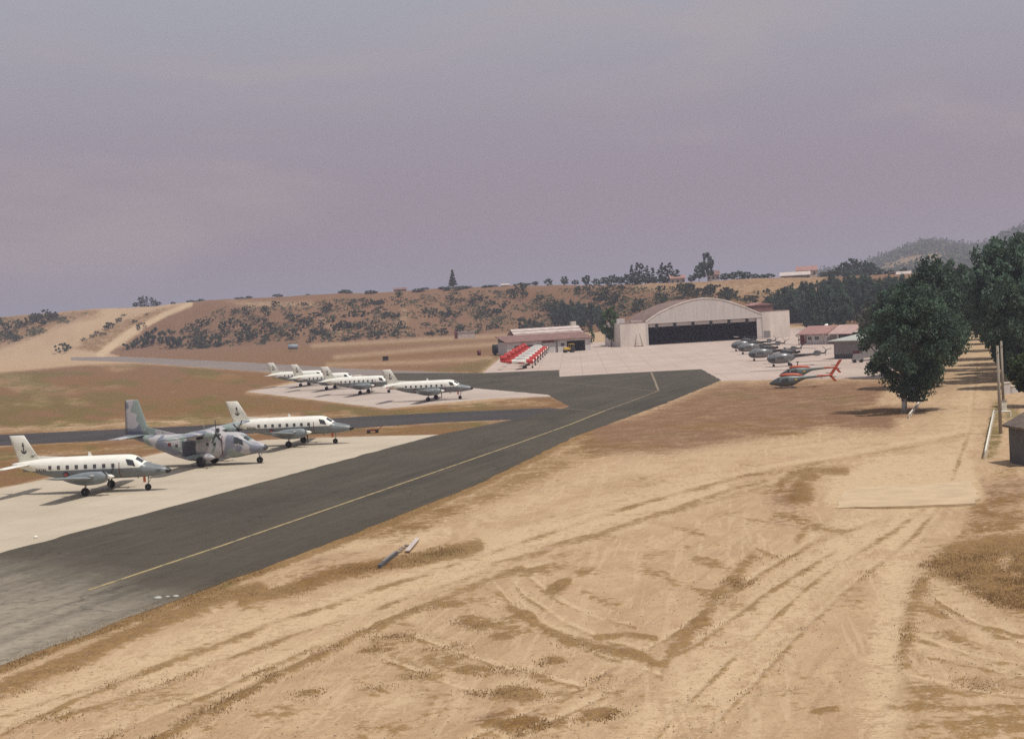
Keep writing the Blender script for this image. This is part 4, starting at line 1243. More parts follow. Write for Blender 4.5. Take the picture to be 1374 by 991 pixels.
# ---- red and white low-wing trainer
TRAINER = smooth_st([(1.9 - s, zc, hw, hh, n) for s, zc, hw, hh, n in (
    (0, 1.45, .30, .32, 2), (.1, 1.45, .40, .42, 2.2), (.6, 1.46, .47, .50, 2.3), (1.6, 1.48, .50, .54, 2.3), (3.4, 1.52, .48, .56, 2.2), (5.2, 1.62, .32, .42, 2.1), (6.8, 1.72, .15, .24, 2), (7.5, 1.76, .05, .12, 2))])
TRCAN = smooth_st([(.55 - s, zc, hw, hh, n) for s, zc, hw, hh, n in ((0, 1.95, .05, .05, 2), (.5, 2.02, .32, .36, 2.2), (1.2, 2.05, .36, .48, 2.3), (2.2, 2.06, .35, .48, 2.3), (2.9, 2.0, .2, .25, 2.1), (3.2, 1.98, .05, .05, 2))])
def make_trainer():
    t = thing('training_aircraft', 'x', 'airplane')
    loft(MB(), TRAINER, 22).build('fuselage', M['white_paint'], t)
    def skin(x0, x1, nm, mt):
        xs = np.linspace(x0, x1, 9)
        loft(MB(), [(x, *[v + (.012 if q in (1, 2) else 0) for q, v in enumerate(st_at(TRAINER, x))]) for x in xs], 22).build(nm, mt, t)
    skin(.15, 1.9, 'engine_cowling', M['red'])
    skin(-5.5, -3.0, 'tail_band', M['red'])
    MB().tube((1.9, 0, 1.45), (1.915, 0, 1.45), .36, .34, 16).build('air_intake', M['black_paint'], t)
    loft(MB(), TRCAN, 18).build('canopy', M['canvas'], t)
    inn, out = MB(), MB()
    for s in (-1, 1):
        wing(inn, [((.55, s * .2, 1.08), 2.2, .14), ((.30, s * 2.6, 1.30), 1.75, .13)])
        wing(out, [((.30, s * 2.6, 1.30), 1.76, .132), ((.08, s * 4.7, 1.52), 1.30, .12), ((-.1, s * 5.0, 1.55), .9, .10)])
    iw = inn.build('wing', M['white_paint'], t)
    out.build('wing_tips', M['red'], iw)
    f = MB(); wing(f, [((-3.55, 0, 1.8), 2.05, .09), ((-4.35, 0, 3.05), 1.25, .08)], 'y'); f.build('tail_fin', M['red'], t)
    tp = MB()
    for s in (-1, 1): wing(tp, [((-4.3, s * .05, 1.85), 1.2, .09), ((-4.6, s * 1.85, 1.87), .8, .08)])
    tp.build('tailplane', M['red'], t)
    propeller(t, 'propeller', (1.95, 0, 1.45), 1.1, 2, 1.45, M['prop'], M['prop'], .16, .35, .2)
    for s in (-1, 1): gear(t, (-.3, s * 1.45, 1.15), (-.3, s * 1.45, .27), .27, .18, strut=.05)
    gear(t, (1.35, 0, 1.05), (1.4, 0, .22), .22, .16, 'nose_gear', strut=.05)
    return t
trainer = make_trainer()
NT = 7
ordin = ['nearest the dark taxiway, at the front of the row', 'second in the row from the front', 'third in the row from the front', 'fourth in the row of seven, the middle one', 'third from the workshop end of the row', 'second from the workshop end of the row', 'last in the row, closest to the red-roofed workshop']
a, b = G(706, 494.2), G(727, 474.5)
for k in range(NT):
    o = trainer if k == 0 else copy_tree(trainer)
    p = a.lerp(b, k / (NT - 1))
    o.location = (p.x, p.y, .03); o.rotation_euler = (0, 0, rad(-9))
    o['label'] = 'red-and-white trainer plane ' + ordin[k]; o['group'] = 'red-and-white trainer planes in a slanting row'

# ---- round-nosed grey helicopters with thin tail booms
CABIN = smooth_st([(2.3 - s, zc, hw, hh, n) for s, zc, hw, hh, n in (
    (0, 1.25, .05, .06, 2), (.12, 1.27, .36, .34, 2), (.5, 1.33, .74, .64, 2.1), (1.1, 1.40, .98, .84, 2.2), (1.9, 1.44, 1.06, .92, 2.3), (3.0, 1.44, 1.04, .90, 2.3), (3.7, 1.45, .80, .76, 2.2), (4.4, 1.50, .45, .46, 2.1), (4.7, 1.52, .22, .24, 2))])
def make_round_heli():
    t = thing('helicopter', 'x', 'helicopter')
    loft(MB(), CABIN, 26).build('cabin', M['silver_grey'], t)
    loft_patch(CABIN, 1.1, 2.15, rad(180 - 5), rad(180 + 42), .014, 5, 5).build('nose_glass', M['glass'], t)
    loft_patch(CABIN, 1.1, 2.15, rad(-42), rad(5), .014, 5, 5).build('nose_glass', M['glass'], t)
    for s, (q0, q1) in ((-1, (168, 186)), (1, (-6, 12))):
        loft_patch(CABIN, -.4, .75, rad(q0), rad(q1), .014, 4, 4).build('door_window', M['window_dark'], t)
    e = MB()
    loft(e, smooth_st([(.1, 2.45, .1, .1, 2), (-.3, 2.50, .34, .30, 2.2), (-1.4, 2.48, .38, .34, 2.3), (-2.4, 2.30, .30, .28, 2.1), (-2.9, 2.22, .20, .2, 2)]), 16)
    e.box((-.9, 0, 2.2), (1.9, .8, .3))
    eng = e.build('engine', M['heli_dark'], t)
    MB().tube((-2.6, 0, 2.24), (-3.3, 0, 2.36), .2, .22, 12).build('exhaust_pipe', M['black_paint'], eng)
    b = MB(); loft(b, [(-2.0, 1.62, .34, .36, 2), (-2.8, 1.68, .26, .28, 2), (-7.4, 1.92, .12, .12, 2)], 14)
    b.build('tail_boom', M['heli_dark'], t)
    tp = MB()
    for s in (-1, 1): wing(tp, [((-5.6, s * .1, 1.86), .62, .12), ((-5.6, s * 1.35, 1.86), .62, .12)])
    h = tp.build('tailplane', M['silver_grey'], t)
    for s in (-1, 1):
        MB().prism([(-5.45, 1.55), (-6.35, 1.55), (-6.6, 2.35), (-5.9, 2.35)], s * 1.36 - .02, s * 1.36 + .02).build('end_plate', M['silver_grey'], h)
    py = MB().prism([(-7.2, 1.85), (-7.55, 1.85), (-7.8, 2.5), (-7.6, 2.5)], -.05, .05); py.build('tail_pylon', M['heli_dark'], t)
    tr = MB().tube((-7.65, .02, 2.42), (-7.65, .3, 2.42), .07, .07, 8).build('tail_rotor', M['heli_dark'], t)
    for k in range(3):
        a = .75 + k * 2 * math.pi / 3
        d = Vector((math.cos(a), 0, math.sin(a)))
        c = Vector((-7.65, .28, 2.42)); s = Vector((-d.z, 0, d.x)) * .07
        MB().add([c - s + Vector((0, .01, 0)), c + s + Vector((0, .01, 0)), c + d * .92 + s + Vector((0, .01, 0)), c + d * .92 - s + Vector((0, .01, 0)),
                  c - s - Vector((0, .01, 0)), c + s - Vector((0, .01, 0)), c + d * .92 + s - Vector((0, .01, 0)), c + d * .92 - s - Vector((0, .01, 0))],
                 [(0, 1, 2, 3), (7, 6, 5, 4), (0, 4, 5, 1), (1, 5, 6, 2), (2, 6, 7, 3), (3, 7, 4, 0)]).build('blade', M['steel'], tr)
    mast = MB().tube((-.75, 0, 2.6), (-.75, 0, 3.15), .11, .09, 10); mast.tube((-.75, 0, 3.05), (-.75, 0, 3.18), .26, .24, 12)
    ro = mast.build('main_rotor', M['heli_dark'], t)
    for k in range(3):
        a = rad(180) + (k - 1) * rad(9)          # blades folded back along the boom
        pts = []
        for r, z in ((.2, 3.12), (2.5, 3.02), (5.3, 2.72)):
            pts.append(Vector((-.75 + r * math.cos(a), r * math.sin(a), z)))
        b = MB(); n = Vector((-math.sin(a), math.cos(a), 0)) * .16
        vs = []
        for p in pts: vs += [p - n, p + n, p + n - Vector((0, 0, .03)), p - n - Vector((0, 0, .03))]
        fs = [(0, 3, 2, 1), (8, 9, 10, 11)]
        for i in range(2):
            for j in range(4): fs.append((i * 4 + j, i * 4 + (j + 1) % 4, (i + 1) * 4 + (j + 1) % 4, (i + 1) * 4 + j))
        b.add(vs, fs); b.build('blade', M['heli_dark'], ro)
    for s in (-1, 1): gear(t, (-1.3, s * .9, 1.1), (-1.5, s * 1.3, .26), .26, .18, strut=.06)
    gear(t, (1.3, 0, .8), (1.25, 0, .22), .22, .16, 'nose_gear', strut=.06)
    return t
heli = make_round_heli()
spots = [(1038.8, 492.2), (1012.6, 484.4), (997.4, 475.4), (988.2, 471.4)]
hl = ['nearest to the two red-topped helicopters', 'second from the near end', 'second from the hangar end', 'at the hangar end of the row']
for k, (px, py) in enumerate(spots):
    o = heli if k == 0 else copy_tree(heli)
    p = G(px, py); hd = rad(176)
    o.location = (p.x - 1.25 * math.cos(hd), p.y - 1.25 * math.sin(hd), .03); o.rotation_euler = (0, 0, hd); o.scale = (1.06, 1.06, 1.06)
    o['label'] = 'silver-grey round-nosed helicopter ' + hl[k]; o['group'] = 'grey round-nosed helicopters in a row'

# ---- slim helicopters with red tops
SLIM = smooth_st([(2.4 - s, zc, hw, hh, n) for s, zc, hw, hh, n in (
    (0, 1.05, .05, .05, 2), (.2, 1.07, .26, .20, 2), (.8, 1.18, .52, .42, 2.1), (1.5, 1.25, .66, .66, 2.3), (2.3, 1.32, .68, .78, 2.4), (3.2, 1.36, .66, .74, 2.3), (4.0, 1.52, .48, .50, 2.1), (4.7, 1.64, .26, .28, 2), (5.3, 1.68, .18, .19, 2), (8.6, 1.82, .10, .11, 2))])
def make_slim_heli():
    t = thing('helicopter', 'x', 'helicopter')
    loft(MB(), SLIM, 24).build('body', M['heli_green'], t)
    loft_patch(SLIM, 1.0, 2.3, rad(20), rad(160), .012, 5, 10).build('windscreen', M['glass'], t)
    for q0, q1 in ((150, 184), (-4, 30)):
        loft_patch(SLIM, -.2, .75, rad(q0), rad(q1), .013, 4, 4).build('door_window', M['glass'], t)
    loft(MB(), smooth_st([(1.0, 2.08, .1, .06, 2), (.5, 2.13, .38, .20, 2.2), (-.5, 2.13, .42, .26, 2.3), (-1.6, 2.04, .36, .25, 2.2), (-2.2, 1.94, .12, .1, 2)]), 16).build('engine_cowling', M['red_orange'], t)
    loft(MB(), [(-4.2, 1.757, .150, .160, 2), (-6.25, 1.829, .106, .116, 2)], 14).build('boom_band', M['red_orange'], t)
    MB().prism([(-5.75, 1.78), (-6.25, 1.78), (-7.05, 2.92), (-6.55, 2.92)], -.05, .05).build('upper_fin', M['red_orange'], t)
    MB().prism([(-5.75, 1.80), (-6.25, 1.80), (-6.85, .95), (-6.45, .95)], -.045, .045).build('lower_fin', M['red_orange'], t)
    tp = MB()
    for s in (-1, 1): wing(tp, [((-4.15, s * .05, 1.76), .42, .12), ((-4.15, s * 1.0, 1.76), .42, .12)])
    tp.build('tailplane', M['red_orange'], t)
    tr = MB().tube((-6.1, 0, 1.85), (-6.1, -.25, 1.85), .06, .06, 8).build('tail_rotor', M['heli_dark'], t)
    for s in (-1, 1):
        MB().box((-6.1 + s * .3, -.25, 1.85 + s * .28), (.82, .02, .12)).build('blade', M['steel'], tr)
    ma = MB().tube((-.35, 0, 2.4), (-.35, 0, 2.92), .09, .07, 10); ma.box((-.35, 0, 2.88), (.5, .22, .12))
    ro = ma.build('main_rotor', M['heli_dark'], t)
    for s in (-1, 1):
        MB().box((-.35 + s * 2.75, 0, 2.86 - .0), (5.0, .3, .03)).build('blade', M['heli_dark'], ro)
    for s in (-1, 1):
        sk = MB(); sk.tube((1.5, s * .95, .39), (-1.3, s * .95, .36), .05, .05, 8); sk.tube((1.5, s * .95, .39), (1.75, s * .95, .52), .05, .04, 8)
        for x in (.75, -.75): sk.tube((x, s * .45, .85), (x, s * .95, .38), .045, .045, 8)
        sk.build('skid', M['heli_dark'], t)
    for s in (-1, 1): MB().ellipsoid((-1.2, s * .56, 1.44), (.2, .05, .13), 10, 6).build('badge', M['yellow'], t)
    return t
slim = make_slim_heli()
gl = 'red-topped slim helicopters'
place(slim, 1056, 520.5, rad(174), -.31, 'grey-green helicopter with red top and orange fins, standing on the bare ground in front', gl)
s2 = copy_tree(slim); place(s2, 1068, 508.5, rad(174), -.28, 'red-topped helicopter with red fins, half hidden behind its twin', gl)

# ---- small white light aircraft behind the red-roofed house
LIGHT = smooth_st([(2.4 - s, zc, hw, hh, n) for s, zc, hw, hh, n in ((0, 1.3, .1, .1, 2), (.3, 1.32, .4, .36, 2.1), (1.2, 1.45, .56, .5, 2.3), (2.2, 1.62, .6, .66, 2.3), (4.0, 1.66, .55, .6, 2.3), (6.0, 1.72, .3, .34, 2), (8.4, 1.85, .06, .1, 2))])
t = thing('light_aircraft', 'small white plane half hidden behind the faded red roof', 'airplane')
loft(MB(), LIGHT, 20).build('fuselage', M['white_paint'], t)
loft(MB(), [(2.45, 1.3, .06, .06, 2), (2.3, 1.3, .26, .22, 2), (2.0, 1.34, .43, .39, 2.1)], 18).build('nose_cone', M['black_paint'], t)
w = MB()
for s in (-1, 1): wing(w, [((.9, s * .3, 1.25), 1.9, .14), ((.7, s * 5.4, 1.55), 1.2, .12)])
w.build('wing', M['white_paint'], t)
f = MB(); wing(f, [((-4.4, 0, 1.9), 1.5, .09), ((-5.6, 0, 4.1), .8, .08)], 'y'); f.build('tail_fin', M['white_paint'], t)
w = MB()
for s in (-1, 1): wing(w, [((-4.9, s * .05, 1.9), 1.0, .1), ((-5.2, s * 2.2, 1.9), .7, .1)])
w.build('tailplane', M['white_paint'], t)
for s in (-1, 1):
    gear(t, (-.2, s * 1.5, 1.2), (-.2, s * 1.5, .28), .28, .18)
    p = loft_patch(LIGHT, .3, .9, side_z(LIGHT, .6, 1.75), side_z(LIGHT, .6, 2.1), .012, 3, 3)
    if s > 0: p.v = [(X, -Y, Z) for X, Y, Z in p.v]
    p.build('cabin_window', M['glass'], t)
gear(t, (1.6, 0, 1.1), (1.6, 0, .24), .24, .16, 'nose_gear')
place(t, 1080, 456.4, rad(174), .03)
# ------------------------------------------------------------------ buildings and smaller things
class Face:
    """a vertical plane standing on the ground between two photo points; local x runs along it, y away from the viewer"""
    def __init__(self, a, b, length=None):
        self.o = Vector((a.x, a.y, 0)); d = Vector((b.x - a.x, b.y - a.y, 0))
        self.L = length or d.length
        self.e = d.normalized()
        self.n = Vector((-self.e.y, self.e.x, 0))
        if self.n.dot(self.o) < 0: self.n = -self.n
        self.rz = math.atan2(self.e.y, self.e.x)
    def at(self, px, py):
        d = Vector(ray(px, py)); c = Vector((0, 0, CAM_H))
        t = (self.o - c).dot(self.n) / d.dot(self.n)
        p = c + d * t
        return (p - self.o).dot(self.e), p.z

def grid_wall(mb, L, H, holes, y0, y1, z0=0.0, mi=0):
    """wall slab with rectangular openings (x0, x1, z0, z1)"""
    xs = sorted({0, L, *[h[0] for h in holes], *[h[1] for h in holes]})
    zs = sorted({z0, H, *[h[2] for h in holes], *[h[3] for h in holes]})
    for xa, xb in zip(xs, xs[1:]):
        run = None
        for za, zb in zip(zs, zs[1:]):
            cx, cz = (xa + xb) / 2, (za + zb) / 2
            if any(h[0] < cx < h[1] and h[2] < cz < h[3] for h in holes): continue
            mb.box((cx, (y0 + y1) / 2, cz), (xb - xa, y1 - y0, zb - za), mi)
    return mb

# ---- the vaulted hangar
fc = Face(G(833.0, 465.5), G(1060.5, 452.0))
HL = fc.L
t = thing('hangar', 'large cream hangar with vaulted front and wide dark doorway', 'hangar', fc.o, fc.rz)
arch = [fc.at(*p) for p in ((866.4, 432.5), (876, 425.5), (886.2, 419), (900, 412.5), (914.6, 406.8), (929, 402.6), (943, 400.4), (957, 400.9), (971.4, 403.0), (981, 405.6), (990.3, 408.8), (1000, 412.3), (1009.2, 416.2), (1022, 421.5))]
xl, xr = arch[0][0], arch[-1][0]
dx0, dz = fc.at(869.4, 435.6); dx1, dz1 = fc.at(1014.8, 425.4)
dz = (dz + dz1) / 2; zs_ = (arch[0][1] + arch[-1][1]) / 2
HD = 33.0
base = min(arch[0][1], arch[-1][1])
mb = MB()
mb.prism([(xl, dz)] + [(x, z) for x, z in arch] + [(xr, dz)], 0, .35)
mb.box(((xl + dx0) / 2, .175, dz / 2), (dx0 - xl, .35, dz))
mb.build('front_wall', M['corr_grey'], t)
mb = MB()
for (xa, za), (xb, zb) in zip(arch, arch[1:]):
    mb.add([(xa, -.12, za - .05), (xb, -.12, zb - .05), (xb, -.12, zb + .30), (xa, -.12, za + .30), (xa, .5, za - .05), (xb, .5, zb - .05), (xb, .5, zb + .30), (xa, .5, za + .30)],
           [(0, 1, 2, 3), (7, 6, 5, 4), (3, 2, 6, 7), (0, 4, 5, 1), (0, 3, 7, 4), (1, 5, 6, 2)])
mb.build('parapet', M['plaster'], t)
mb = MB(); n = len(arch)
vs = [(x, .5, z - .12) for x, z in arch] + [(x, HD, z - .12) for x, z in arch] + [(x, .5, z - .32) for x, z in arch] + [(x, HD, z - .32) for x, z in arch]
fs = [(i, i + 1, n + i + 1, n + i) for i in range(n - 1)] + [(2 * n + i, 3 * n + i, 3 * n + i + 1, 2 * n + i + 1) for i in range(n - 1)]
mb.add(vs, fs, 0, True); mb.build('roof', M['roof_brown'], t)
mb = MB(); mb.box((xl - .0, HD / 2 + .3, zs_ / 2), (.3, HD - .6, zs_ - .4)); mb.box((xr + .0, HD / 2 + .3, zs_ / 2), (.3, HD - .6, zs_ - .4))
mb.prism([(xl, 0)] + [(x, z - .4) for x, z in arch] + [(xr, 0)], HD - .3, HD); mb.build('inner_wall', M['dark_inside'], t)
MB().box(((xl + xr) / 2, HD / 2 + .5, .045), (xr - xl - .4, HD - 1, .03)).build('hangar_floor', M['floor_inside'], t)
mb = MB(); mb.box(((dx0 + dx1) / 2, .75, dz - .55), (dx1 - dx0, .2, .9)); mb.build('door_rail', M['corr_grey'], t)
mb = MB()
for k in range(6):
    x = dx0 + (dx1 - dx0) * (k + .5) / 6
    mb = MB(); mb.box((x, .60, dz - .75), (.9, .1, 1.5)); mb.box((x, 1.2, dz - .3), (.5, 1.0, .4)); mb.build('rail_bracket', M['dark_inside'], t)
for k in range(3):
    MB().box(((dx1 + xr) / 2 + .1 * k, .15 + k * .28, dz / 2), (xr - dx1 - .1, .12, dz - .1)).build('sliding_door', M['corr_grey'], t)
# roof trusses in the dark
for k in range(4):
    y = 5 + k * 7.5
    MB().box(((xl + xr) / 2, y, dz + .6), (xr - xl - 1, .3, .5)).build('roof_truss', M['steel'], t)
for x0, x1, ptop, side in ((0, xl, (850, 433.2), 'a'), (xr, HL, (1042, 416.8), 'b')):
    z = fc.at(*ptop)[1]
    g = MB(); grid_wall(g, x1 - x0, z, [], 0, .3); g.box((.15, HD * .4, z / 2), (.3, HD * .8 - .6, z)); g.box((x1 - x0 - .15, HD * .4, z / 2), (.3, HD * .8 - .6, z)); g.box(((x1 - x0) / 2, HD * .8, z / 2), (x1 - x0, .3, z))
    g.v = [(x + x0 + (.02 if side == 'b' else -.02), y - .04, zz) for x, y, zz in g.v]
    an = g.build('side_wing', M['plaster'], t)
    MB().box(((x0 + x1) / 2, HD * .4 + .2, z - .12), (x1 - x0 - .7, HD * .8 - .8, .14)).build('flat_roof', M['roof_red'], an)
    MB().box(((x0 + x1) / 2 + (.02 if side == 'b' else -.02), .1, z + .06), (x1 - x0 + .1, .42, .12)).build('coping', M['roof_red'], an)
    if side == 'a':
        MB().box((1.2, 5, z + .7), (2.2, 2.0, 1.4)).build('roof_box', M['plaster_white'], an)
        MB().box((x1 - 2.4, 3, z + .35), (3.4, 3.0, .5)).build('roof_hatch', M['roof_pale'], an)
    else:
        mm = MB(); mm.box((x0 + 2.6, 12, z + .9), (6.0, 10, 1.8)); mm.build('roof_monitor', M['roof_red'], an)
        mm = MB().prism([(x0 - .8, z + 1.83), (x0 + 2.3, z + 2.6), (x0 + 6.2, z + 1.83)], 6.7, 17.3); mm.build('monitor_roof', M['roof_pink'], an)
        wx0, wz1 = fc.at(1024.5, 444.2); wx1, wz0 = fc.at(1034, 454)
        MB().box(((wx0 + wx1) / 2, -.05, (wz0 + wz1) / 2 + .2), (wx1 - wx0, .06, wz1 - wz0 - .3)).build('louvred_vent', M['grey_wall'], an)

# ---- A-shaped work stand leaning by the hangar's pale wall
p = G(857.5, 465.0)
t = thing('work_stand', 'thin metal trestle stand against the pale hangar side wing', 'work stand', (p.x, p.y, .03), fc.rz)
mb = MB()
for y in (0, 1.0):
    mb.tube((-1.1, y, 0), (-.5, y, 3.4), .06, .06, 6); mb.tube((1.2, y, 0), (.4, y, 3.8), .06, .06, 6); mb.tube((-1.0, y, .9), (1.0, y, .9), .05, .05, 6)
mb.build('frame', M['pole_wood'], t)
MB().box((0, .5, .18), (2.6, 1.2, .12)).build('platform', M['dark_red'], t)

# ---- low workshop with red-brown roof
wk = Face(G(681, 477), G(793, 469.6))
t = thing('workshop', 'long low white workshop with red-brown roof and dark garage opening', 'building', wk.o, wk.rz)
L = wk.L; ez = 3.6; D = 9.0
o0 = wk.at(761, 470)[0]; o1 = wk.at(785.7, 469)[0]; oz = wk.at(773, 456.5)[1]
w0, wz1 = wk.at(752.4, 460.2); w1, wz0 = wk.at(757.6, 464.2)
v0 = wk.at(690, 462)[0]; v1 = wk.at(722, 462)[0]
mb = MB(); grid_wall(mb, L, ez, [(o0, o1, 0, oz), (w0, w1, wz0, wz1), (v0, v0 + 2, 1.3, 2.6), (v0 + 3.2, v0 + 5.2, 1.3, 2.6), (v0 + 6.4, v0 + 8.4, 1.3, 2.6)], 0, .25)
mb.box((.125, D / 2, ez / 2), (.25, D - .5, ez)); mb.box((L - .125, D / 2, ez / 2), (.25, D - .5, ez)); mb.box((L / 2, D - .12, (ez + 1.2) / 2), (L, .24, ez + 1.2))
mb.build('wall', M['plaster_white'], t)
mb = MB(); mb.prism([(-.7, ez - .1), (D + .4, ez + 1.55), (D + .4, ez + 1.75), (-.7, ez + .12)], 0, L + 1.2)
mb.v = [(y - .6, x, z) for x, y, z in mb.v]; mb.build('roof', M['roof_red'], t)
MB().box((L / 2, D / 2, .05), (L - .6, D - .8, .04)).build('workshop_floor', M['floor_inside'], t)
MB().box((L / 2, D - .4, ez / 2), (L - .6, .1, ez - .1)).build('dark_back_sheet', M['dark_inside'], t)  # dark sheet painting in the shade behind the garage opening
MB().box(((w0 + w1) / 2, .12, (wz0 + wz1) / 2), (w1 - w0, .06, wz1 - wz0)).build('window', M['glass'], t)
for k in range(3): MB().box((v0 + 1 + k * 3.2, .12, 1.95), (2, .06, 1.3)).build('window', M['glass'], t)
x0 = wk.at(727, 456)[0]; x1 = wk.at(744, 456)[0]
MB().box(((x0 + x1) / 2, -.06, 3.15), (x1 - x0, .12, .6)).build('opening_panel', M['dark_red'], t)  # dark red panel standing in for a brown opening in the wall
MB().tube((wk.at(747, 465)[0], -.35, 0), (wk.at(747, 465)[0], -.35, 3.5), .16, .16, 8).build('porch_post', M['heli_dark'], t)

# ---- rear building with the pale ridge
rb = Face(wk.o + wk.n * 19 + wk.e * 8.5, wk.o + wk.n * 19 + wk.e * 30)
t = thing('workshop', 'pale-roofed long building behind the low workshop', 'building', rb.o, rb.rz)
L2 = 20.5
mb = MB(); mb.box((L2 / 2, 4, 2.3), (L2 - .4, 7.6, 4.6)); mb.build('wall', M['plaster_white'], t)
mb = MB(); mb.prism([(-.5, 4.5), (4, 6.6), (8.5, 4.5), (8.5, 4.7), (4, 6.85), (-.5, 4.7)], 0, L2 + .8); mb.v = [(y - .4, x, z) for x, y, z in mb.v]
rf = mb.build('roof', M['roof_pale'], t)
for k in (.3, .65):
    MB().box((L2 / 2, -.5 + 4.5 * k, 4.76 + 2.12 * k), (L2 + .9, .3, .10)).build('roof_batten', M['roof_pink'], rf)
MB().box((L2 - .8, 5.2, 6.9), (1.5, 1.5, 2.4)).build('chimney', M['plaster'], rf)

# ---- yellow tractor
p = G(764.5, 472.8)
t = thing('tractor', 'small yellow tractor in front of the dark garage opening', 'tractor', (p.x, p.y, .03), rad(200))
mb = MB(); mb.box((.9, 0, 1.15), (1.7, .8, .7), taper=.92); mb.box((-.5, 0, .95), (1.5, .7, .5)); mb.build('body', M['yellow'], t)
mb = MB()
for x, y in ((-1.1, -.6), (-1.1, .6), (.0, -.6), (.0, .6)): mb.tube((x, y, 1.1), (x, y, 2.3), .04, .04, 6)
mb.box((-.55, 0, 2.33), (1.5, 1.4, .08)); mb.build('cab_roof', M['yellow'], t)
MB().box((-.75, 0, 1.35), (.5, .55, .2)).build('seat', M['black_paint'], t)
MB().tube((.9, 0, 1.5), (.9, 0, 2.2), .05, .05, 6).build('exhaust_pipe', M['black_paint'], t)
for s in (-1, 1):
    wheel_mb((-.7, s * .75, .7), .7, .4).build('wheel', [M['rubber'], M['yellow']], t)
    wheel_mb((1.3, s * .65, .42), .42, .26).build('wheel', [M['rubber'], M['yellow']], t)

# ---- covered vehicle, drum, boxes out on the flats
p = G(670, 475.8)
t = thing('covered_truck', 'dark truck under a black canvas cover left of the workshop', 'truck', (p.x, p.y, .02), rad(8))
mb = MB(); loft(mb, [(-1.9, 1.6, 1.0, 1.0, 4), (-1.8, 1.7, 1.15, 1.25, 3.5), (.9, 1.75, 1.15, 1.3, 3), (1.3, 1.6, 1.0, 1.05, 3), (2.1, 1.25, .9, .62, 3), (2.3, 1.2, .8, .5, 3)], 20); mb.build('canvas_cover', M['tarp'], t)
for x in (-1.2, 1.4):
    for s in (-1, 1): wheel_mb((x, s * .85, .42), .42, .28).build('wheel', [M['rubber'], M['steel']], t)
p = G(643, 476.5)
t = thing('oil_drum', 'red upright fuel drum on bare ground left of the covered truck', 'drum', (p.x, p.y, 0))
mb = MB(); mb.tube((0, 0, 0), (0, 0, 1.5), .55, .55, 16); mb.tube((0, 0, .45), (0, 0, .53), .58, .58, 16); mb.tube((0, 0, .98), (0, 0, 1.06), .58, .58, 16); mb.build('barrel', M['dark_red'], t)
p = G(517.5, 484)
t = thing('marker_box', 'small dark box on the bare ground beyond the old runway', 'box', (p.x, p.y, 0))
mb = MB(); mb.box((0, 0, .7), (1.6, 1.2, 1.1)); mb.build('case', M['black_paint'], t); MB().box((0, 0, 1.29), (1.7, 1.3, .08)).build('lid', M['dark_red'], t)
for s in (-1, 1): MB().box((s * .6, 0, .075), (.2, 1.2, .15)).build('runner', M['wood'], t)
p = G(393.5, 471.5)
t = thing('water_tank', 'pale blue tank on short legs below the scrubby slope', 'tank', (p.x, p.y, 0), rad(10))
mb = MB(); loft(mb, [(-2.1, 2.0, .5, .5, 2), (-1.9, 2.0, 1.1, 1.1, 2), (1.9, 2.0, 1.1, 1.1, 2), (2.1, 2.0, .5, .5, 2)], 18); mb.build('drum', M['pale_blue'], t)
mb = MB()
for x in (-1.3, 1.3):
    for s in (-1, 1): MB().tube((x, s * .7, 0), (x, s * .7, 1.4), .09, .09, 6).build('leg', M['steel'], t)
a, b = G(610, 454.5), G(637, 453)
fs_ = Face(a, b)
t = thing('shed', 'pale flat-fronted shed with a dark red end at the foot of the slope', 'shed', (a.x, a.y, float(height(a.x, a.y)) - .3), fs_.rz)
MB().box((fs_.L * .58, 2.2, 1.6), (fs_.L * .84, 4.4, 3.2)).build('wall', M['roof_pale'], t)
MB().box((fs_.L * .07, 2.0, 1.9), (fs_.L * .14, 3.6, 3.8)).build('end_bay', M['dark_red'], t)
MB().box((fs_.L * .6, 2.2, 3.3), (fs_.L * .92, 5.0, .16)).build('roof', M['roof_grey'], t)
p = G(500.5, 580.5)
t = thing('tow_bar', 'rusty red tow trolley lying in dry grass by the plane apron', 'tow bar', (p.x, p.y, 0), rad(12))
mb = MB(); mb.box((0, 0, .32), (1.3, .5, .16)); mb.tube((.6, 0, .35), (1.15, 0, .75), .05, .05, 6); mb.tube((1.15, -.3, .75), (1.15, .3, .75), .05, .05, 6); mb.build('frame', M['dark_red'], t)
for x in (-.5, .45):
    for s in (-1, 1): wheel_mb((x, s * .32, .18), .18, .1).build('wheel', [M['rubber'], M['steel']], t)

# ---- red-roofed house right of the hangar
C_ = G(1109.5, 461.8); A_ = G(1073.5, 462.6)
hs = Face(A_, C_)
bk = G(1146, 452) - C_; dep = 19.0
side = Vector((bk.x, bk.y, 0)).normalized() * dep
t = thing('house', 'single-storey house with faded red roof beside the hangar', 'house', hs.o, hs.rz)
sx, sy = side.dot(hs.e), side.dot(hs.n)
L = hs.L; wz = 2.6; rz_ = 4.3; hd_ = 9.0
mb = MB(); mb.box((L / 2, .1, wz / 2), (L, .2, wz)); mb.box((.1, hd_ / 2, wz / 2), (.2, hd_ - .4, wz)); mb.box((L - .1, hd_ / 2, wz / 2), (.2, hd_ - .4, wz)); mb.box((L / 2, hd_ - .1, wz / 2), (L, .2, wz))
for x in (0, L - .2):
    mb.add([(x, 0, wz + .002), (x, hd_ / 2, rz_ - .08), (x, hd_, wz + .002), (x + .2, 0, wz + .002), (x + .2, hd_ / 2, rz_ - .08), (x + .2, hd_, wz + .002)], [(0, 2, 1), (3, 4, 5), (0, 1, 4, 3), (1, 2, 5, 4), (2, 0, 3, 5)])
mb.build('wall', M['plaster_white'], t)
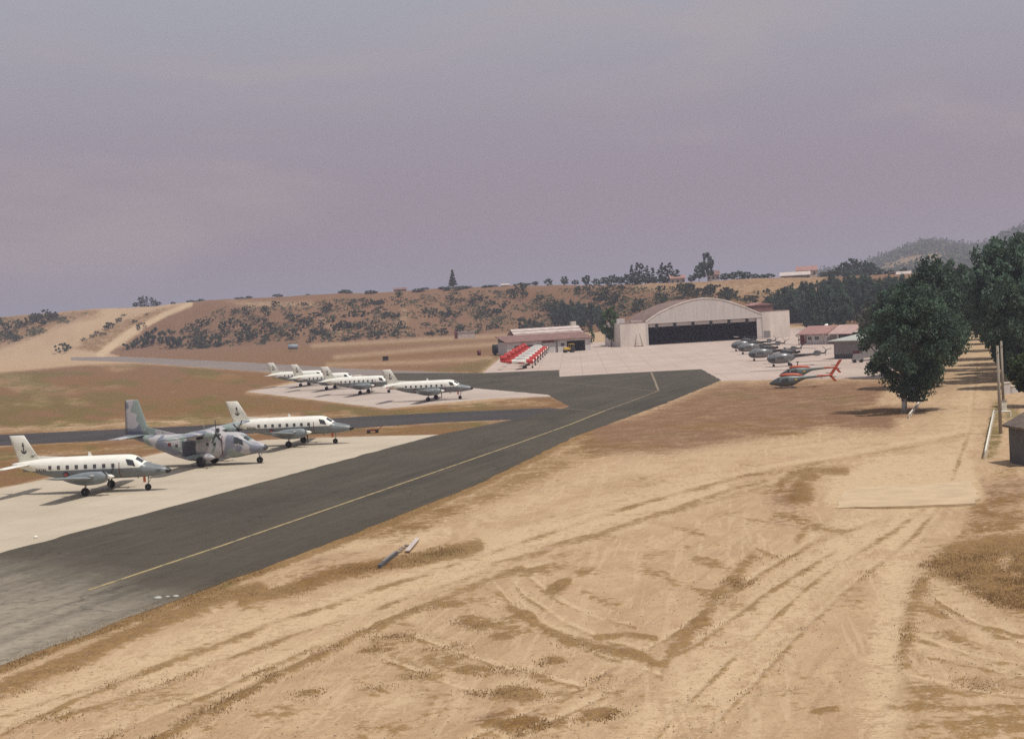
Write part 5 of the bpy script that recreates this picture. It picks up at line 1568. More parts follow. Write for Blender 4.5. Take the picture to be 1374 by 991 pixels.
mb = MB().prism([(-.8, wz - .15), (hd_ / 2, rz_), (hd_ + .8, wz - .15), (hd_ + .8, wz + .05), (hd_ / 2, rz_ + .2), (-.8, wz + .05)], -.5, L + .4); mb.v = [(y, x, z) for x, y, z in mb.v]; mb.build('roof', M['roof_pink'], t)
# open-sided wing running back from the house's right end
WL = 7.2
mb = MB().prism([(-.2, wz - .25), (hd_ * .55, rz_ + .05), (hd_ * .55, rz_ + .22), (-.2, wz - .08)], L + .45, L + WL); mb.v = [(y, x, z) for x, y, z in mb.v]; wgr = mb.build('wing_roof', M['roof_pale_red'], t)
MB().box((L + WL / 2 + .3, hd_ * .5, wz / 2), (WL - .2, .2, wz)).build('wing_wall', M['slate'], t)  # dark colour stands in for the shade under the open wing
for x in (L + 1.6, L + 4.2, L + WL - .3): MB().tube((x, .2, 0), (x, .2, wz - .1), .1, .1, 6).build('porch_post', M['wood'], t)
MB().box((1.1, -.05, 1.15), (1.7, .1, 2.3)).build('door', M['dark_red'], t)
for x in (3.1, 5.2):
    f = MB().box((x, -.04, 1.55), (1.6, .08, 1.1)).build('window', M['white_paint'], t); MB().box((x, -.085, 1.55), (1.35, .02, .85)).build('pane', M['window_dark'], f)
mb = MB()
for x in (.3, 2.2, 4.2, L - .2): mb = MB().tube((x, -.9, 0), (x, -.9, wz), .09, .09, 6); mb.build('porch_post', M['wood'], t)

# ---- grey shed and the covered cart beside it
a, b = G(1119.5, 481.5), G(1142, 481.0)
sh = Face(a, b)
t = thing('shed', 'grey boarded shed with flat pale roof left of the big corner tree', 'shed', sh.o, sh.rz)
L = sh.L + 2.4; hz_ = sh.at(1130, 458)[1]
mb = MB(); grid_wall(mb, L, hz_, [(L * .66, L * .9, 0, 1.5)], 0, .15); mb.box((.08, 6, hz_ / 2), (.16, 11.7, hz_)); mb.box((L - .08, 6, hz_ / 2), (.16, 11.7, hz_)); mb.box((L / 2, 11.9, hz_ / 2), (L, .15, hz_)); mb.build('wall', M['grey_wall'], t)
mb = MB().prism([(-.9, hz_ + .02), (12.8, hz_ + .75), (12.8, hz_ + .95), (-.9, hz_ + .2)], 0, L + 1.6); mb.v = [(y - .8, x, z) for x, y, z in mb.v]; mb.build('roof', M['roof_grey'], t)
MB().box((L * .33, -.06, .45), (L * .6, .1, .85)).build('skirting', M['heli_dark'], t)
MB().box((L * .78, .1, .75), (L * .24, .06, 1.5)).build('door', M['dark_red'], t)
p = G(1151, 486.2)
t = thing('covered_cart', 'grey canvas-covered cart at the shed, partly hidden by the corner tree', 'cart', (p.x, p.y, .02), rad(-6))
mb = MB().box((0, 0, .95), (2.0, 1.5, 1.1), taper=.72); mb.build('cover', M['grey_wall'], t)
for x in (-.6, .6):
    for s in (-1, 1): wheel_mb((x, s * .7, .3), .3, .16).build('wheel', [M['rubber'], M['steel']], t)

# ---- hut at the edge of the road
a = G(1381, 627); hh_ = Face(a, a + Vector((3.4, .25, 0)))
t = thing('hut', 'dark grey boarded hut with pitched roof beside the earth road', 'hut', hh_.o, hh_.rz)
hz_ = 2.75
MB().box((1.7, 1.6, hz_ / 2), (3.4, 3.2, hz_)).build('wall', M['slate'], t)
mb = MB().prism([(-.32, hz_ - .12), (1.7, hz_ + .85), (3.72, hz_ - .12), (3.72, hz_ + .04), (1.7, hz_ + 1.03), (-.32, hz_ + .04)], -.35, 3.55); mb.build('roof', M['hut_roof'], t)
MB().prism([(.02, hz_ + .01), (3.38, hz_ + .01), (1.7, hz_ + .8)], -.003, .05).build('gable_boards', M['hut_roof'], t)
MB().box((2.3, -.04, 1.0), (.85, .07, 2.0)).build('door', M['wood'], t)
MB().box((.95, -.03, 1.6), (.6, .06, .6)).build('window', M['glass'], t)

# ---- two wooden poles
for (tx, ty), (bx, by), lab in (((1336.5, 463), (1342.6, 582), 'bare wooden utility pole nearer the grey hut'), ((1343.8, 457), (1346.6, 549), 'bare wooden utility pole standing by the white meter box')):
    p = G(bx, by); sc = math.hypot(p.x, p.y); hgt = (by - ty) / F * math.hypot(p.y, 0) * 1.0
    t = thing('utility_pole', lab, 'pole', (p.x, p.y, 0), 0, 'wooden utility poles beside the earth road')
    MB().tube((0, 0, -.2), (.03, 0, hgt), .15, .11, 10).build('shaft', M['pole_wood'], t)
    MB().box((.03, -.02, hgt - .55), (.09, .32, .09)).build('cross_piece', M['wood'], t)
p = G(1345.5, 550.5)
t = thing('meter_box', 'small white cabinet at the foot of a utility pole', 'cabinet', (p.x, p.y - .3, 0))
MB().box((0, 0, .5), (.5, .4, 1.0)).build('case', M['white_rail'], t); MB().box((0, 0, 1.03), (.6, .5, .06)).build('lid', M['grey_wall'], t)

# ---- low white rails
def rail(pts, h, label, group=None, spacing=2.6):
    P = [G(*q) for q in pts]
    t = thing('rail_fence', label, 'fence', (P[0].x, P[0].y, 0), 0, group)
    for a, b in zip(P, P[1:]):
        n = max(1, round((b - a).length / spacing))
        MB().tube((a - P[0]) + Vector((0, 0, h)), (b - P[0]) + Vector((0, 0, h)), .075, .075, 8).build('top_rail', M['white_rail'], t)
        for k in range(n + 1):
            q = (a - P[0]).lerp(b - P[0], k / n)
            MB().box((q.x, q.y, h / 2 - .02), (.12, .12, h)).build('post', M['white_rail'], t)
    return t
rail([(1220, 561), (1239.3, 537)], .42, 'white low rail by the whitewashed tree trunk')
rail([(1322.5, 616), (1333.8, 558.5)], .62, 'weathered white rail along the weedy verge near the poles')
rail([(1334.5, 560), (1356, 559)], .55, 'short white rail running from the poles towards the hut')
p = G(1228.5, 538)
t = thing('notice_board', 'dark blank board on posts behind the corner tree', 'board', (p.x, p.y, 0), rad(4))
MB().box((0, 0, 1.35), (1.3, .08, .8)).build('panel', M['navy'], t)
for s in (-1, 1): MB().box((s * .5, .06, .5), (.08, .06, 1.0)).build('post', M['wood'], t)
for (px, py, w, h, lab) in ((1350, 528, .9, 1.25, 'taller white gate pillar under the roadside trees'), (1362, 527, 1.1, .8, 'lower white wall block under the roadside trees')):
    p = G(px, py)
    t = thing('gate_pillar', lab, 'pillar', (p.x, p.y, 0), rad(6), 'white masonry blocks under the roadside trees')
    MB().box((0, 0, h / 2), (w, .5, h)).build('block', M['plaster_white'], t); MB().box((0, 0, h + .05), (w + .12, .62, .1)).build('cap', M['white_rail'], t)

# ---- things dropped by the verge
a, b = G(546.5, 740.5), G(560.5, 725)
t = tag(MB().box((0, 0, .05), ((b - a).length, .26, .06)).build('plank', M['roof_pale']), 'pale plank lying on the sand between road and taxiway', 'plank')
t.location = (a + b) / 2; t.location.z = .06; t.rotation_euler = (0, rad(-1), math.atan2(b.y - a.y, b.x - a.x))
a, b = G(509, 762), G(532, 743.5)
t = thing('beam', 'dark half-buried beam near the pale plank', 'beam', (a + b) / 2, math.atan2(b.y - a.y, b.x - a.x))
l = (b - a).length
MB().box((0, 0, .08), (l, .18, .22)).build('timber', M['slate'], t)
MB().box((l * .1, .02, .205), (l * .72, .13, .03)).build('plate', M['grey_wall'], t)
rn = random.Random(5)
for k, (px, py) in enumerate(((533.5, 741), (538, 737.5), (541.5, 735), (546, 732), (536, 740), (212, 803), (225, 801), (236, 800.5))):
    p = G(px, py); mb = MB(); r = rn.uniform(.07, .14) * (1.25 if k > 4 else 1)
    mb.ellipsoid((0, 0, r * .1), (r * 1.3, r, r * .5), 9, 6)
    mb.v = [(x * (1 + .25 * mnoise.noise(Vector((x * 9 + k, y * 9, z * 9)))), y * (1 + .25 * mnoise.noise(Vector((y * 5, x * 5 + k, z)))), z) for x, y, z in mb.v]
    s = tag(mb.build('stone', M['wood'] if k < 5 else M['roof_grey']), 'small dark stone in the trail between beam and plank' if k < 5 else 'small pale sandy patch on the worn taxiway edge', 'stone', 'dark stones by the beam' if k < 5 else 'pale sandy patches at the taxiway edge')
    s.location = (p.x, p.y, .03)  # the pale ones are lumps standing in for sandy patches
p = G(48, 721.5)
s = tag(MB().ellipsoid((0, 0, .05), (.16, .12, .08), 10, 6).build('stone', M['white_paint']), 'single white stone on the concrete by the taxiway edge', 'stone'); s.location = (p.x, p.y, .03)

# ---- houses up on the terrace
def far_house(px0, px1, py_base, py_eave, py_top, label, wall, roof, rz_off=0.0, back=14, wins=3, dep=7.0):
    pm = (px0 + px1) / 2
    az = azel(pm, py_base)[0]
    R = float(np.interp(az, BASE_AZ, BASE_R)) + W_SLOPE + back
    c = Vector((math.sin(az) * R, math.cos(az) * R, 0))
    zb = CAM_H + R * math.tan(azel(pm, py_base)[1]); ze = CAM_H + R * math.tan(azel(pm, py_eave)[1]); zt = CAM_H + R * math.tan(azel(pm, py_top)[1])
    zg = min(float(height(c.x, c.y)) - .4, zb)
    wd_ = (px1 - px0) / F * R
    t = thing('house', label, 'house', (c.x, c.y, zg), -az + rz_off)
    he, ht = ze - zg, zt - zg
    MB().box((0, dep / 2, he / 2), (wd_ - .8, dep, he)).build('wall', wall, t)
    mb = MB().prism([(-.5, he - .05), (dep / 2, ht), (dep + .5, he - .05), (dep + .5, he + .15), (dep / 2, ht + .2), (-.5, he + .15)], -wd_ / 2, wd_ / 2)
    mb.v = [(y, x, z) for x, y, z in mb.v]; mb.build('roof', roof, t)
    mb = MB().prism([(.05, he), (dep / 2, ht - .03), (dep - .05, he)], -wd_ / 2 + .45, wd_ / 2 - .45); mb.v = [(y, x, z) for x, y, z in mb.v]; mb.build('gable', wall, t)
    for k in range(wins):
        x = -wd_ / 2 + wd_ * (k + .5) / wins
        MB().box((x, -.03, he - 1.4), (1.1, .08, 1.2)).build('window', M['glass'], t)
    return t
far_house(948.5, 966, 376, 369, 363.5, 'white house with dark roof beside the tall dark tree on the terrace', M['plaster_white'], M['roof_red'])
far_house(899, 920, 377, 373.5, 369.3, 'low house with reddish roof below the poplars on the terrace', M['roof_pale'], M['roof_pink'], .1, 10)
far_house(1047, 1087, 373, 369.5, 365, 'long house with pale roof on the terrace above the grove', M['grey_wall'], M['roof_pale'], 0, 10, 5)
far_house(1068.5, 1097, 369, 363, 357.2, 'red-roofed house rising behind the long pale roof', M['roof_pale'], M['roof_pink'], 0, 34)
far_house(1203, 1222, 377, 370.5, 364.3, 'pale-roofed house at the foot of the wooded hill', M['grey_wall'], M['roof_pale'], -.1, 25, 2)
far_house(1186, 1204, 375, 370.5, 365.5, 'pinkish house left of the pale-roofed house below the wooded hill', M['roof_pale'], M['roof_pink'], .1, 40, 2)
far_house(1286, 1296, 366, 362, 358, 'tiny white house showing above the roadside treetops', M['plaster_white'], M['roof_red'], .1, 60, 1)
far_house(672, 684, 386, 382.6, 380.8, 'tiny pale-roofed house on the terrace edge above the slope', M['grey_wall'], M['roof_pale'], 0, 12, 2)
far_house(528, 546, 391, 388.5, 386.0, 'tiny brown-roofed house on the terrace edge left of the lone conifer', M['grey_wall'], M['roof_red'], 0, 14, 2)
# ------------------------------------------------------------------ vegetation
def leaf_mesh(name, C, size, tone, rng, stretch=1.5, flat=0.0):
    """many small leaf-sized faces with random tilt"""
    n = len(C)
    nrm = rng.normal(size=(n, 3)); nrm[:, 2] += flat
    nrm /= np.linalg.norm(nrm, axis=1, keepdims=True)
    a = np.cross(nrm, rng.normal(size=(n, 3))); a /= np.linalg.norm(a, axis=1, keepdims=True)
    b = np.cross(nrm, a)
    s = (size * rng.uniform(.6, 1.35, n))[:, None]
    a = a * s * stretch * .5; b = b * s * .5
    V = np.stack([C - a, C - b * .9 + a * .1, C + a, C + b * .9 + a * .1], 1).reshape(-1, 3)
    me = bpy.data.meshes.new(name)
    me.vertices.add(4 * n); me.vertices.foreach_set('co', V.ravel().astype(np.float32))
    me.loops.add(4 * n); me.loops.foreach_set('vertex_index', np.arange(4 * n, dtype=np.int32))
    me.polygons.add(n); me.polygons.foreach_set('loop_start', (np.arange(n) * 4).astype(np.int32))
    me.update()
    at = me.attributes.new('tone', 'FLOAT', 'FACE'); at.data.foreach_set('value', tone.astype(np.float32))
    return me

def crown_points(rng, nclump, nleaf, rx, rz, zc, kind='oval', rag=.25):
    """leaf centres in clumps through an uneven crown"""
    cs, rs = [], []
    lob = rng.normal(size=(7, 3)); lob /= np.linalg.norm(lob, axis=1, keepdims=True); lw = rng.uniform(-rag, rag, 7)
    for k in range(nclump):
        d = rng.normal(size=3); d /= np.linalg.norm(d)
        r = rng.uniform(.25, 1) ** .45
        env = 1 + float((lw * np.clip(lob @ d, 0, 1) ** 3).sum())
        p = d * r * env
        if kind == 'cone':
            h = rng.uniform(0, 1) ** 1.35
            w = (1 - h) ** .8 * rng.uniform(.3, 1) ** .5 * env
            t = rng.uniform(0, 2 * math.pi)
            p = np.array([math.cos(t) * w, math.sin(t) * w, h * 2 - 1])
        elif kind == 'pole':
            h = rng.uniform(-1, 1); w = math.sqrt(max(0, 1 - ((h + .25) / 1.26) ** 2)) * rng.uniform(.2, 1) ** .5
            t = rng.uniform(0, 2 * math.pi)
            p = np.array([math.cos(t) * w, math.sin(t) * w, h])
        elif kind == 'ovate':
            k2 = 1.05 - .35 * p[2] if p[2] > 0 else 1.05 + .45 * p[2]
            p = np.array([p[0] * k2, p[1] * k2, p[2]])
        elif kind == 'egg':
            k2 = 1 - .28 * p[2]
            p = np.array([p[0] * k2, p[1] * k2, p[2]])
        cs.append([p[0] * rx, p[1] * rx, p[2] * rz + zc]); rs.append(rng.uniform(.7, 1.3))
    cs = np.array(cs); rs = np.array(rs)
    idx = rng.integers(0, nclump, nleaf)
    cr = min(rx, rz) * .19
    off = rng.normal(size=(nleaf, 3)); off /= np.linalg.norm(off, axis=1, keepdims=True)
    off *= (rng.uniform(.2, 1, nleaf) ** .5)[:, None] * (rs[idx] * cr)[:, None]
    off[:, 2] *= .75
    P = cs[idx] + off
    tone = np.clip(rng.uniform(0, 1, nclump)[idx] * .75 + rng.uniform(0, .25, nleaf), 0, 1)
    return P, tone, cs

def trunk_mb(rng, h, r, cs, nlimb=6):
    mb = MB()
    p = Vector((0, 0, -.1)); rr = r
    for k in range(4):
        q = Vector((rng.uniform(-.12, .12) * h * .1, rng.uniform(-.12, .12) * h * .1, h * (k + 1) / 4))
        mb.tube(p, q, rr, rr * .78, 9); p = q; rr *= .78
    top = p
    for k in range(min(nlimb, len(cs))):
        c = Vector(cs[rng.integers(0, len(cs))])
        s = Vector((0, 0, h * rng.uniform(.45, .95)))
        m_ = s.lerp(c, .5) + Vector((0, 0, -.08 * h))
        mb.tube(s, m_, r * .42, r * .28, 6); mb.tube(m_, c, r * .28, r * .08, 6)
    return mb

class Kind:
    """a kind of tree: a few crown and trunk meshes of unit height 10 m, reused"""
    def __init__(self, name, leaf, bark, variants, seed, **kw):
        self.name, self.leaf, self.bark = name, leaf, bark
        self.items = []
        for v in range(variants):
            rng = np.random.default_rng(seed + v)
            P, tone, cs = crown_points(rng, kw['nclump'], kw['nleaf'], kw['rx'], kw['rz'], kw['zc'], kw.get('kind', 'oval'), kw.get('rag', .25))
            P[:, 2] = np.maximum(P[:, 2], kw.get('floor', .3))
            cm = leaf_mesh('crown', P, kw['size'], tone, rng, kw.get('stretch', 1.5))
            cm.materials.append(M[leaf])
            tm = trunk_mb(rng, kw.get('th', 6), kw.get('tr', .22), cs, kw.get('limbs', 6)).mesh('trunk')
            tm.materials.append(M[bark])
            self.items.append((cm, tm))
        self.n = 0
    def put(self, loc, h, w, label, cat='tree', group=None, name=None, rot=None, v=None):
        cm, tm = self.items[(self.n if v is None else v) % len(self.items)]
        self.n += 1
        t = thing(name or self.name, label, cat, loc, random.uniform(0, 6.28) if rot is None else rot, group)
        for nm, me in (('crown', cm), ('trunk', tm)):
            o = bpy.data.objects.new(nm, me); COL.objects.link(o); o.parent = t
        t.scale = (w / 10, w / 10, h / 10)
        return t

big = Kind('leafy_tree', 'leaf_dark', 'bark', 3, 100, nclump=190, nleaf=25000, rx=4.5, rz=4.35, zc=5.75, size=.20, kind='ovate', rag=.45, th=4.5, tr=.26, floor=.9)
mid = Kind('leafy_tree', 'leaf_dark', 'bark', 4, 200, nclump=140, nleaf=11500, rx=4.5, rz=4.5, zc=5.6, size=.29, kind='ovate', rag=.3, th=5, tr=.22, floor=.5)
pine = Kind('conifer_tree', 'leaf_dark', 'bark', 4, 300, nclump=90, nleaf=4200, rx=3.4, rz=4.7, zc=5.2, size=.42, kind='cone', rag=.3, th=7, tr=.2, floor=.4)
rnd = Kind('round_tree', 'leaf_dark', 'bark', 4, 400, nclump=60, nleaf=1500, rx=4.8, rz=4.2, zc=5.6, size=.75, rag=.4, th=5, tr=.3, floor=.3)
grn = Kind('leafy_tree', 'leaf_green', 'bark', 2, 500, nclump=70, nleaf=3000, rx=4.4, rz=4.2, zc=5.6, size=.5, kind='egg', rag=.3, th=4, tr=.25, floor=1.2)
olv = Kind('leafy_tree', 'leaf_olive', 'bark', 1, 520, nclump=70, nleaf=3200, rx=4.6, rz=4.2, zc=5.6, size=.5, rag=.3, th=4, tr=.25, floor=.8)
pop = Kind('poplar_tree', 'leaf_dark', 'bark', 3, 600, nclump=40, nleaf=900, rx=1.5, rz=5.0, zc=5.1, size=.6, kind='pole', th=8, tr=.18, limbs=2, floor=.3)

def base_h(px, py, top):
    """ground point and the height that reaches pixel row top"""
    p = on_ground(px, py)
    R = math.hypot(p.x, p.y)
    e = azel(px + (py - top) * -.0559 * 0, top)[1]
    return p, CAM_H + R * math.tan(e) - p.z

# ---- trees along the earth road
p, h = base_h(1213, 553, 398)
t = big.put(p, 12.8, 10.0, 'big dark leafy tree with whitewashed trunk at the road corner', rot=1.0, v=0)
for ch in t.children:
    if ch.name.startswith('crown'): ch.location = (.95, -1.45, 0)
    if ch.name.startswith('trunk'):
        me = ch.data.copy(); ch.data = me
        me.materials.append(M['lime_wash'])
        for pl in me.polygons:
            if pl.center.z < 1.35 and math.hypot(pl.center.x, pl.center.y) < .6: pl.material_index = 1
t2_ = MB(); t2_.tube((.28, -.1, 0), (.5, -.2, 1.5), .13, .08, 8); t2_.tube((.5, -.2, 1.5), (.8, -.3, 3.2), .08, .04, 7); t2_.build('side_trunk', M['lime_wash'], t)
gL = 'dark trees in a row behind the big corner tree, along the earth road'
lL = 'dark leafy tree in the row lining the road behind the big corner tree'
for px, py, top, w in ((1236, 520, 388, 10.5), (1253, 502, 352, 11), (1264, 488, 358, 11), (1274, 477, 360, 11), (1284, 468, 364, 10.5), (1291, 462, 366, 10.5), (1298, 457, 368, 10), (1222, 505, 392, 11), (1236, 490, 372, 11), (1205, 482, 384, 9)):
    p, h = base_h(px, py, top)
    mid.put(p, h, w, lL, group=gL)
p, h = base_h(1172, 472, 402); olv.put(p, h, 8.5, 'grey-olive tree beside the grey shed, paler than the dark trees around')
gR = 'dark trees across the earth road, behind the utility poles'
lR = 'dark leafy tree behind the utility poles, across the road'
for px, py, top, w in ((1357, 511, 328, 11), (1350, 495, 334, 11.5), (1345, 481, 342, 12), (1337, 470, 352, 12), (1332, 461, 360, 12), (1326, 455, 364, 12), (1387, 505, 318, 12), (1374, 488, 322, 12), (1318, 448, 368, 12), (1310, 447, 370, 12), (1366, 520, 376, 8), (1370, 500, 350, 10)):
    p, h = base_h(px, py, top)
    mid.put(p, h, w, lR, group=gR)
p, h = base_h(1390, 545, 455); grn.put(p, h, 6.0, 'low bushy green tree beside the dark grey hut')

# ---- grove behind the hangar and the house
gG, lG = 'dark trees of the grove between hangar and road', 'dark tree in the dense grove right of the hangar'
rn = random.Random(21)
for k in range(64):
    px = 1034 + 178 * ((k * .618) % 1)
    py = rn.uniform(424, 447)
    if px < 1075: py = min(py, 436)
    p = on_ground(px, py)
    if p is None: continue
    top = np.interp(px, [1030, 1060, 1090, 1130, 1200, 1215], [394, 383, 375, 369, 367, 366]) + rn.uniform(0, 8) + max(0, (py - 432)) * 1.0
    R = math.hypot(p.x, p.y); h = CAM_H + R * math.tan(azel(px, top)[1]) - p.z
    h = max(6, min(h, 21))
    (pine if rn.random() < .55 else mid).put(p, h, rn.uniform(7.0, 9.5), lG, group=gG, name='grove_tree')

# ---- trees about the hangar and workshop
p, h = base_h(820.5, 464.5, 410); grn.put(p, h, 7.6, 'upright green tree between the workshop and the hangar', v=0)
p, h = base_h(794, 461.5, 440); grn.put(p, h, 2.6, 'small green tree at the right end of the workshop', v=1)
gW, lW = 'dark trees on the slope behind the workshop', 'dark tree in the clump on the slope behind the workshop'
for px, py, top, w in ((746, 443, 410, 6), (757, 443, 404, 7), (768, 444, 405, 7.5), (781, 444, 404, 8), (793, 444, 407, 7.5), (804, 444, 409, 6)):
    p = on_ground(px, py); R = math.hypot(p.x, p.y); h = CAM_H + R * math.tan(azel(px, top)[1]) - p.z
    mid.put(p, h, w, lW, group=gW)

# ---- trees on the terrace edge
def terrace(kind, px, top, w, label, group=None, back=12, hmin=3.0, **kw):
    az = azel(px, top)[0]
    R = float(np.interp(az, BASE_AZ, BASE_R)) + W_SLOPE + back
    X, Y = math.sin(az) * R, math.cos(az) * R
    z = float(height(X, Y)) - .3
    h = max(hmin, CAM_H + R * math.tan(azel(px, top)[1]) - z)
    return kind.put((X, Y, z), h, w, label, group=group, **kw)
gP = 'poplars on the terrace'
for px, top in ((848, 356), (855, 353), (860, 354), (867.5, 357), (875, 360)):
    terrace(pop, px, top, 11, 'poplar in the nearer-to-workshop bunch of tall thin trees on the terrace', gP)
for px, top in ((884, 362), (888, 353), (893, 357), (898.6, 353), (904, 364), (908, 362)):
    terrace(pop, px, top, 11, 'poplar in the bunch of thin trees above the low reddish-roofed house', gP)
terrace(rnd, 948, 340, 7.6, 'tall dark tree with rounded head on the terrace skyline')
terrace(rnd, 937, 354, 6.0, 'lower dark tree leaning on the tall dark skyline tree', back=8)
gT = 'round trees along the terrace edge'
for px, top, w in ((718, 379, 5), (736, 374, 5), (757, 371, 5), (772, 375, 5), (786, 368, 6), (800, 374, 5), (812, 372, 6), (822, 368, 6), (832, 370, 6), (842, 368, 6), (853, 367, 6), (866, 368, 6), (878, 370, 6), (890, 371, 5), (928, 369, 5), (972, 366, 6), (982, 364, 6), (992, 364, 6), (1002, 365, 6), (1012, 367, 5), (1022, 369, 5), (1032, 371, 5)):
    terrace(rnd, px, top, w, 'round bushy tree in the line along the terrace skyline above the hangar', gT, back=random.uniform(6, 30))
gU = 'trees on the terrace above the grove'
for px, top, w in ((1104, 365, 5), (1114, 362, 5), (1124, 357, 6), (1132, 352, 7), (1144, 347, 7.5), (1156, 349, 7), (1167, 350, 7), (1176, 358, 6), (1184, 362, 6), (1196, 361, 5), (1212, 358, 5), (1230, 360, 6), (1240, 358, 6), (1252, 354, 7), (1150, 360, 7), (1120, 367, 6), (1138, 362, 6), (1164, 364, 6)):
    terrace(rnd, px, top, w, 'dark round tree on the terrace between grove and wooded hill', gU, back=random.uniform(4, 40))
gC = 'thin trees at the top of the earth tracks'
for px, top in ((187, 399), (191, 397), (196, 398), (203, 399), (208, 402)):
    terrace(pop, px, top, 11, 'thin dark tree in the bunch at the head of the pale earth track', gC)
for px, top, w in ((181, 405, 5), (212, 405, 5), (232, 405, 4), (255, 404, 6), (262, 403, 8), (270, 404, 5), (321, 400, 8), (329, 400.5, 5), (334, 399.5, 5), (372, 397, 6), (377, 396.5, 4), (413, 394, 3), (458, 390, 6), (463, 388.5, 7), (469, 391, 5), (496, 389, 8), (503, 390, 5), (561, 387, 9), (570, 387, 6), (593, 386, 6), (600, 384, 6), (614, 384, 7), (621, 384, 8), (629, 385, 5), (655, 382, 9), (663, 383, 6), (700, 382, 8), (708, 381, 6)):
    terrace(rnd, px, top, w, 'small dark bush on the terrace skyline', 'bushes on the terrace skyline', name='skyline_bush', hmin=random.uniform(1.0, 2.4), back=random.uniform(-4, 12))

# lone conifer with tiers of level branches
rng = np.random.default_rng(77)
PP, TT = [], []
for k in range(13):
    z = 1.2 + k * .68; w = (1 - k / 13.5) * 2.5
    for j in range(9):
        a = rng.uniform(0, 6.28); n = 34
        r = rng.uniform(.1, 1, n) * w
        PP.append(np.stack([np.cos(a) * r, np.sin(a) * r, z + .12 * r + rng.normal(0, .09, n)], -1) + rng.normal(0, .10, (n, 3))); TT.append(rng.uniform(0, 1, n))
PP, TT = np.concatenate(PP), np.concatenate(TT)
az = azel(607, 370)[0]; R = float(np.interp(az, BASE_AZ, BASE_R)) + W_SLOPE + 8
X, Y = math.sin(az) * R, math.cos(az) * R; z = float(height(X, Y)) - .3
t = thing('conifer_tree', 'lone tiered conifer standing on the terrace skyline', 'tree', (X, Y, z))
h = CAM_H + R * math.tan(azel(607, 361.5)[1]) - z
me = leaf_mesh('crown', PP, .42, TT, rng, 1.8); link_mesh('crown', me, M['leaf_scrub'], t)
MB().tube((0, 0, 0), (0, 0, 10.2), .22, .05, 8).build('trunk', M['bark'], t)
t.scale = (h / 10,) * 3

# ---- scrub on the slope
def bush_mesh(seed, n=760):
    rng = np.random.default_rng(seed)
    P, tone, cs = crown_points(rng, 22, n, 1.9, .95, .95, 'oval', .7)
    P[:, 2] = np.maximum(P[:, 2], 0.02)
    me = leaf_mesh('scrub_bush', P, .33, tone, rng, 1.5)
    me.materials.append(M['leaf_scrub'])
    return me
BUSH = [bush_mesh(900 + k) for k in range(9)]
rn = random.Random(99)
def bush(px, py, wpx, hr=None, label=None, group=None):
    p = on_ground(px, py)
    if p is None: return None
    R = math.hypot(p.x, p.y)
    o = bpy.data.objects.new('scrub_bush', rn.choice(BUSH)); COL.objects.link(o)
    w = wpx / F * R / 3.8
    o.location = (p.x, p.y, p.z - .15); o.rotation_euler = (0, 0, rn.uniform(0, 6.28))
    o.scale = (w * rn.uniform(.8, 1.25), w * rn.uniform(.8, 1.25), w * (hr or rn.uniform(.8, 1.35)))
    return tag(o, label, 'bush', group)
lab_l = ('dark scrub bush on the brown slope above the parked planes', 'scrub bushes on the middle slope')
lab_r = ('dark scrub bush on the slope behind workshop and hangar', 'scrub bushes on the slope behind the hangar')
lab_a = ('dark scrub bush on the rough hillside beyond the pale earth track', 'scrub bushes on the rough far hillside')
lab_m = ('scrub bush between the two pale earth tracks', 'scrub bushes between the earth tracks')
# bushes that can be told apart in the photograph
for px, py, w in ((86, 471, 24), (147, 441, 17), (160, 432, 10), (190, 441, 14), (181, 433, 9), (125, 452, 10), (113, 457, 8), (138, 450, 8), (167, 424, 7), (130, 448, 9), (197, 423, 6)):
    bush(px, py, w, None, *lab_m)
for px, py, w in ((205, 462, 34), (190, 466, 24), (175, 468, 22), (222, 460, 22), (232, 466, 26), (250, 463, 26), (262, 468, 22), (275, 464, 24), (290, 461, 22), (305, 444, 24), (313, 436, 16), (302, 450, 18), (330, 446, 20), (340, 455, 20), (325, 457, 22), (248, 446, 12), (232, 448, 12),
                  (395, 455, 22), (410, 440, 22), (398, 430, 20), (388, 426, 14), (425, 448, 20), (437, 455, 16), (438, 418, 18), (447, 432, 16), (440, 412, 14), (452, 444, 18), (463, 440, 20), (475, 441, 18), (485, 438, 14), (484, 424, 18), (474, 424, 14), (462, 426, 12), (470, 411, 12),
                  (497, 408, 16), (505, 421, 14), (512, 405, 10), (530, 427, 14), (541, 412, 10), (536, 451, 20), (570, 420, 14), (583, 424, 18), (601, 424, 20), (595, 449, 16), (571, 437, 12), (632, 409, 14), (638, 405, 14), (648, 402, 16), (650, 420, 14), (640, 428, 14), (665, 420, 14),
                  (672, 430, 12), (664, 440, 14), (660, 410, 14), (676, 414, 14), (690, 400, 14), (685, 392, 12), (480, 454, 16), (466, 455, 14), (505, 455, 18), (580, 449, 14), (620, 440, 12), (575, 449, 12), (360, 424, 12), (345, 432, 14), (352, 447, 14), (365, 437, 12), (328, 418, 12), (379, 452, 10), (620, 405, 10), (610, 395, 10)):
    bush(px, py, w, None, *lab_l)
big_b = bush(706, 447, 32, 1.2, 'broad dark bush at the foot of the slope left of the workshop roof')
slopeL = [(235, 470), (420, 460), (690, 446), (700, 388), (560, 396), (430, 404), (300, 412), (250, 440)]
slopeR = [(700, 444), (830, 432), (900, 404), (1060, 408), (1060, 393), (860, 386), (700, 388)]
roughA = [(-30, 468), (0, 462), (60, 446), (112, 426), (125, 418), (60, 423), (-30, 430)]
